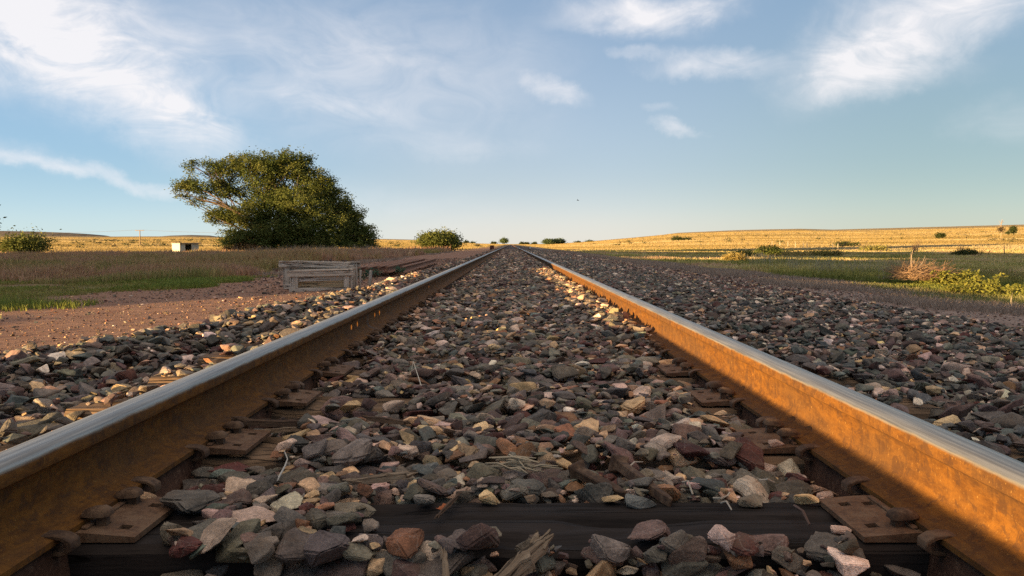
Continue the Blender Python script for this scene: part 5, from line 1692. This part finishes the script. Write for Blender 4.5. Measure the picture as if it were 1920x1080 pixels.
# one far bird in the sky
Yb = 60.0
p = Vector(((1083 - 957) / F * Yb, Yb, CAMZ + (458 - 376) / F * Yb))
bm = bmesh.new()
secs = [(-0.09, 0.004), (-0.06, 0.018), (0.0, 0.026), (0.05, 0.02), (0.075, 0.014), (0.1, 0.003)]
add_tube(bm, [(0, a, 0) for a, _ in secs], [c for _, c in secs], 6)
for s in (-1, 1):
    w_ = [[bm.verts.new(v) for v in ((s * 0.01, -0.03, z), (s * 0.01, 0.03, z), (s * 0.07, 0.025, z + 0.03), (s * 0.15, -0.005, z + 0.012), (s * 0.07, -0.02, z + 0.03))] for z in (0.004, 0.009)]
    bm.faces.new(w_[0]); bm.faces.new(list(reversed(w_[1])))
    for k in range(5): bm.faces.new((w_[0][k], w_[0][(k + 1) % 5], w_[1][(k + 1) % 5], w_[1][k]))
o = link('bird', mesh_bm('bird', bm, 50), M_POST_D); o.location = p; o.rotation_euler = (0, 0.3, 1.0)
tag(o, 'tiny dark bird flying in the sky above the vanishing track', 'bird')

# ------------------------------------------------------------------ added left of the view to throw the long shade, besides the cut-off tree
M_SIDING = plain('corrugated_siding', (0.3, 0.3, 0.29), (0.42, 0.41, 0.39), 1.5, 0.7, 0.3, 0.02)
dx0, dx1, dy0, dy1, dh = -54.0, -42.0, -13.0, 60.0, 9.2
zg = -0.9
dep = thing('added_shade_depot', (dx1, dy0, zg), 'long grey depot with a low gable roof, added unseen at the left for its shade', 'added building')
Lb, Wb = dy1 - dy0, dx1 - dx0
bm = bmesh.new()
pr = [(0, -0.5), (0, dh - 1.6), (-Wb / 2, dh), (-Wb, dh - 1.6), (-Wb, -0.5)]
a_ = [bm.verts.new((u, 0, z)) for u, z in pr]; b_ = [bm.verts.new((u, Lb, z)) for u, z in pr]
bm.faces.new(a_); bm.faces.new(list(reversed(b_)))
for u, ya, yb, za, zb in ((0.0, 14.0 - dy0, 23.0 - dy0, 4.5, 5.75), (-Wb, 2.0 - dy0, 20.0 - dy0, 4.9, 7.2)):   # long walls, each with an opening added to let sun onto the verge
    for y0_, y1_, z0_, z1_ in ((0, ya, -0.5, dh - 1.6), (yb, Lb, -0.5, dh - 1.6), (ya, yb, -0.5, za), (ya, yb, zb, dh - 1.6)):
        add_box(bm, (u + (-0.1 if u == 0 else 0.1), (y0_ + y1_) / 2, (z0_ + z1_) / 2), (0.2, y1_ - y0_, z1_ - z0_))
link('wall', mesh_bm('wall', bm), M_SIDING, dep)
bm = bmesh.new()
for s in (0, 1):
    u0, u1 = (0.5, -Wb / 2) if s == 0 else (-Wb - 0.5, -Wb / 2)
    z0, z1 = dh - 1.6 - 0.12, dh + 0.02
    f = [(u0, -0.4, z0), (u1, -0.4, z1), (u1, Lb + 0.4, z1), (u0, Lb + 0.4, z0)]
    lo = [bm.verts.new(v) for v in f]; hi = [bm.verts.new((v[0], v[1], v[2] + 0.1)) for v in f]
    bm.faces.new(lo); bm.faces.new(list(reversed(hi)))
    for k in range(4): bm.faces.new((lo[k], hi[k], hi[(k + 1) % 4], lo[(k + 1) % 4]))
link('roof', mesh_bm('roof', bm), M_ROOFSLAB, dep)
for yy in (10, 28, 46, 62):
    bm = bmesh.new(); add_box(bm, (0.04, yy, 2.0), (0.08, 3.6, 4.0)); link('door', mesh_bm('door', bm), M_REDBOX, dep)
random.seed(15)
l_ = [(0, 0, 5.5, 4.5, 4.5, 2.8), (2.5, 1, 4.0, 3.6, 3.6, 2.2), (-2, -1, 4.2, 3.6, 3.6, 2.2), (0, 0, 3.2, 4.5, 4.5, 2.0)]
tree('shade_tree', (-57.2, 78, gz(-57.2, 78)), 'dark round tree cut off by the left picture edge', 'tree', l_, 700, 34, 0.5, 0.36, DK, [(0, 0, 0.3, 1.6)])
tree('shade_tree', (-64, 72, gz(-64, 72)), 'dark unseen tree added for shade beside the cut-off tree, outside the left picture edge', 'tree', l_, 600, 34, 0.5, 0.38, DK, [(0, 0, 0.3, 1.6)])

# ------------------------------------------------------------------ light and sky
SUN_AZ = math.atan2(-0.85, -0.53)              # from +y, clockwise to +x
SUN_EL = R(3.75)
sd = bpy.data.lights.new('sun', 'SUN'); so = bpy.data.objects.new('sun', sd); C.objects.link(so)
sv = Vector((math.sin(SUN_AZ) * math.cos(SUN_EL), math.cos(SUN_AZ) * math.cos(SUN_EL), math.sin(SUN_EL)))
so.rotation_euler = (-sv).to_track_quat('-Z', 'Y').to_euler()
so.location = (-30, -20, 20)
sd.energy = 4.9; sd.angle = R(0.53); sd.color = (1.0, 0.67, 0.30)

w = bpy.data.worlds.new('World'); SC.world = w; w.use_nodes = True
nt = w.node_tree; nt.nodes.clear(); b = NB(nt)
sky = b.n('ShaderNodeTexSky', sky_type='NISHITA')
sky.sun_disc = False; sky.sun_elevation = SUN_EL; sky.sun_rotation = SUN_AZ
sky.altitude = 1200; sky.air_density = 1.0; sky.dust_density = 0.3; sky.ozone_density = 1.5
d = b.n('ShaderNodeTexCoord').outputs['Generated']
dx, dy, dz = b.xyz(b.vmath('NORMALIZE', d))
azn = b.math('ARCTAN2', dx, dy); eln = b.math('ARCSINE', dz)
wn = b.noise(d, 6.0, 7, 0.62, 0, True)
wx, wy, wz = b.xyz(wn)
w2x, w2y, w2z = b.xyz(b.noise(d, 22.0, 6, 0.65, 0, True))
azw = b.math('ADD', azn, b.math('ADD', b.math('MULTIPLY', b.math('SUBTRACT', wx, 0.5), 0.12), b.math('MULTIPLY', b.math('SUBTRACT', w2x, 0.5), 0.06)))
elw = b.math('ADD', eln, b.math('ADD', b.math('MULTIPLY', b.math('SUBTRACT', wy, 0.5), 0.065), b.math('MULTIPLY', b.math('SUBTRACT', w2y, 0.5), 0.025)))


def px_dir(px, py):
    v = CAMM @ Vector(((px - 960) / F, (540 - py) / F, -1)); v.normalize()
    return math.atan2(v.x, v.y), math.asin(v.z)


def cloud(px, py, hw, hh, slope, gain, soft=0.0):
    """An elliptic cloud at a compass bearing and height: smooth falloff, slanted by slope degrees (downward to the right)."""
    a0, e0 = px_dir(px, py)
    c_, s_ = math.cos(R(slope)), math.sin(R(slope))
    u0 = b.math('SUBTRACT', azw, a0); v0 = b.math('SUBTRACT', elw, e0)
    u = b.math('DIVIDE', b.math('SUBTRACT', b.math('MULTIPLY', u0, c_), b.math('MULTIPLY', v0, s_)), hw / F)
    v = b.math('DIVIDE', b.math('ADD', b.math('MULTIPLY', u0, s_), b.math('MULTIPLY', v0, c_)), hh / F)
    r2 = b.math('ADD', b.math('MULTIPLY', u, u), b.math('MULTIPLY', v, v))
    return b.math('MULTIPLY', b.math('POWER', b.math('SUBTRACT', 1.0, b.math('MULTIPLY', r2, 0.6), True), 1.9), gain)


CL = [(20, 20, 340, 130, 22, 0.85), (190, 145, 280, 76, 30, 0.62), (370, 222, 140, 34, 22, 0.45), (560, 130, 460, 150, 8, 0.3), (760, 90, 330, 120, 0, 0.22), (150, 330, 240, 16, 9, 0.6),
      (30, 300, 120, 26, 12, 0.35), (620, 190, 160, 26, 8, 0.25), (860, 270, 160, 26, 4, 0.18), (720, 400, 260, 60, 0, 0.16),
      (1200, 20, 190, 40, 0, 0.75), (1230, 30, 80, 30, 10, 0.45), (1170, 62, 130, 16, 4, 0.3), (1330, 120, 110, 26, 3, 0.6), (1200, 98, 50, 10, 0, 0.3), (1040, 163, 70, 22, 18, 0.6), (1262, 246, 44, 16, 12, 0.55), (1240, 205, 30, 10, 10, 0.25),
      (1700, 50, 240, 90, -22, 0.75), (1590, 125, 90, 50, -20, 0.55), (1800, 40, 180, 60, -25, 0.3), (1880, 220, 90, 40, 0, 0.2), (1650, 160, 180, 30, -6, 0.2)]
tot = None
for c_ in CL:
    q_ = cloud(*c_)
    tot = q_ if tot is None else b.math('ADD', tot, q_)
# wisps drawn out along the wind
wis = b.noise(b.vmath('MULTIPLY', d, (6.0, 3.0, 13.0)), 1.7, 8, 0.6, 1.1)
wisf = b.rng(wis, 0.30, 0.70, 0.32, 1.25, False)
cover = b.math('MULTIPLY', tot, wisf, True)
cover = b.rng(cover, 0.0, 1.0, 0.0, 0.9, False)
# a thin high veil of ice haze, whiter towards the horizon, lies over the clear sky
veil = b.mix(b.rng(eln, 0.09, 0.30, 1.0, 0.0, False), (0.84, 1.2, 1.76), (1.30, 1.60, 2.06))
veil = b.mix(b.rng(eln, -0.02, 0.10, 1.0, 0.0), veil, (2.2, 2.35, 2.6))
skyc = b.vmath('ADD', b.vmath('MULTIPLY', sky.outputs[0], (0.21, 0.23, 0.25)), veil)
cloudc = b.n('ShaderNodeRGB'); cloudc.outputs[0].default_value = (3.7, 3.6, 3.65, 1)
skyc = b.mix(b.rng(eln, -0.01, 0.05, 0.6, 0.0), skyc, (2.75, 2.75, 2.4))
# the air is bluer on the left, towards clear sky, and dull sea-green on the right
tint = b.mix(b.rng(azn, -0.5, 0.02, 0.0, 1.0), (0.88, 1.07, 1.15), (1.08, 1.05, 1.03))
tint = b.mix(b.rng(azn, 0.06, 0.5, 0.0, 1.0), tint, (0.82, 0.87, 0.80))
tint = b.mix(b.rng(eln, 0.12, 0.3, 1.0, 0.35), (1.0, 1.0, 1.0), tint)
skyc = b.mix(1.0, skyc, tint, 'MULTIPLY')
mixc = b.mix(cover, skyc, cloudc.outputs[0])
# bright warm sheet added overhead, out of view, to lift and warm the ambient light
over = b.math('MULTIPLY', b.rng(eln, 0.5, 0.95), b.rng(b.noise(b.vmath('MULTIPLY', d, (3.0, 1.5, 1.0)), 1.5, 6, 0.6), 0.3, 0.6, 0.35, 0.95))
mixc = b.mix(over, mixc, (5.0, 4.2, 3.4))
bg = b.n('ShaderNodeBackground'); b.put(bg.inputs['Color'], mixc); bg.inputs['Strength'].default_value = 0.066
wo = b.n('ShaderNodeOutputWorld'); nt.links.new(bg.outputs[0], wo.inputs[0])

# ------------------------------------------------------------------ picture settings
SC.render.engine = 'CYCLES'
SC.view_settings.view_transform = 'Standard'
SC.view_settings.look = 'None'
SC.view_settings.exposure = 2.0
SC.view_settings.gamma = 1.0
SC.cycles.use_denoising = False
SC.cycles.max_bounces = 6
SC.cycles.diffuse_bounces = 3
SC.cycles.glossy_bounces = 2
SC.cycles.transmission_bounces = 3
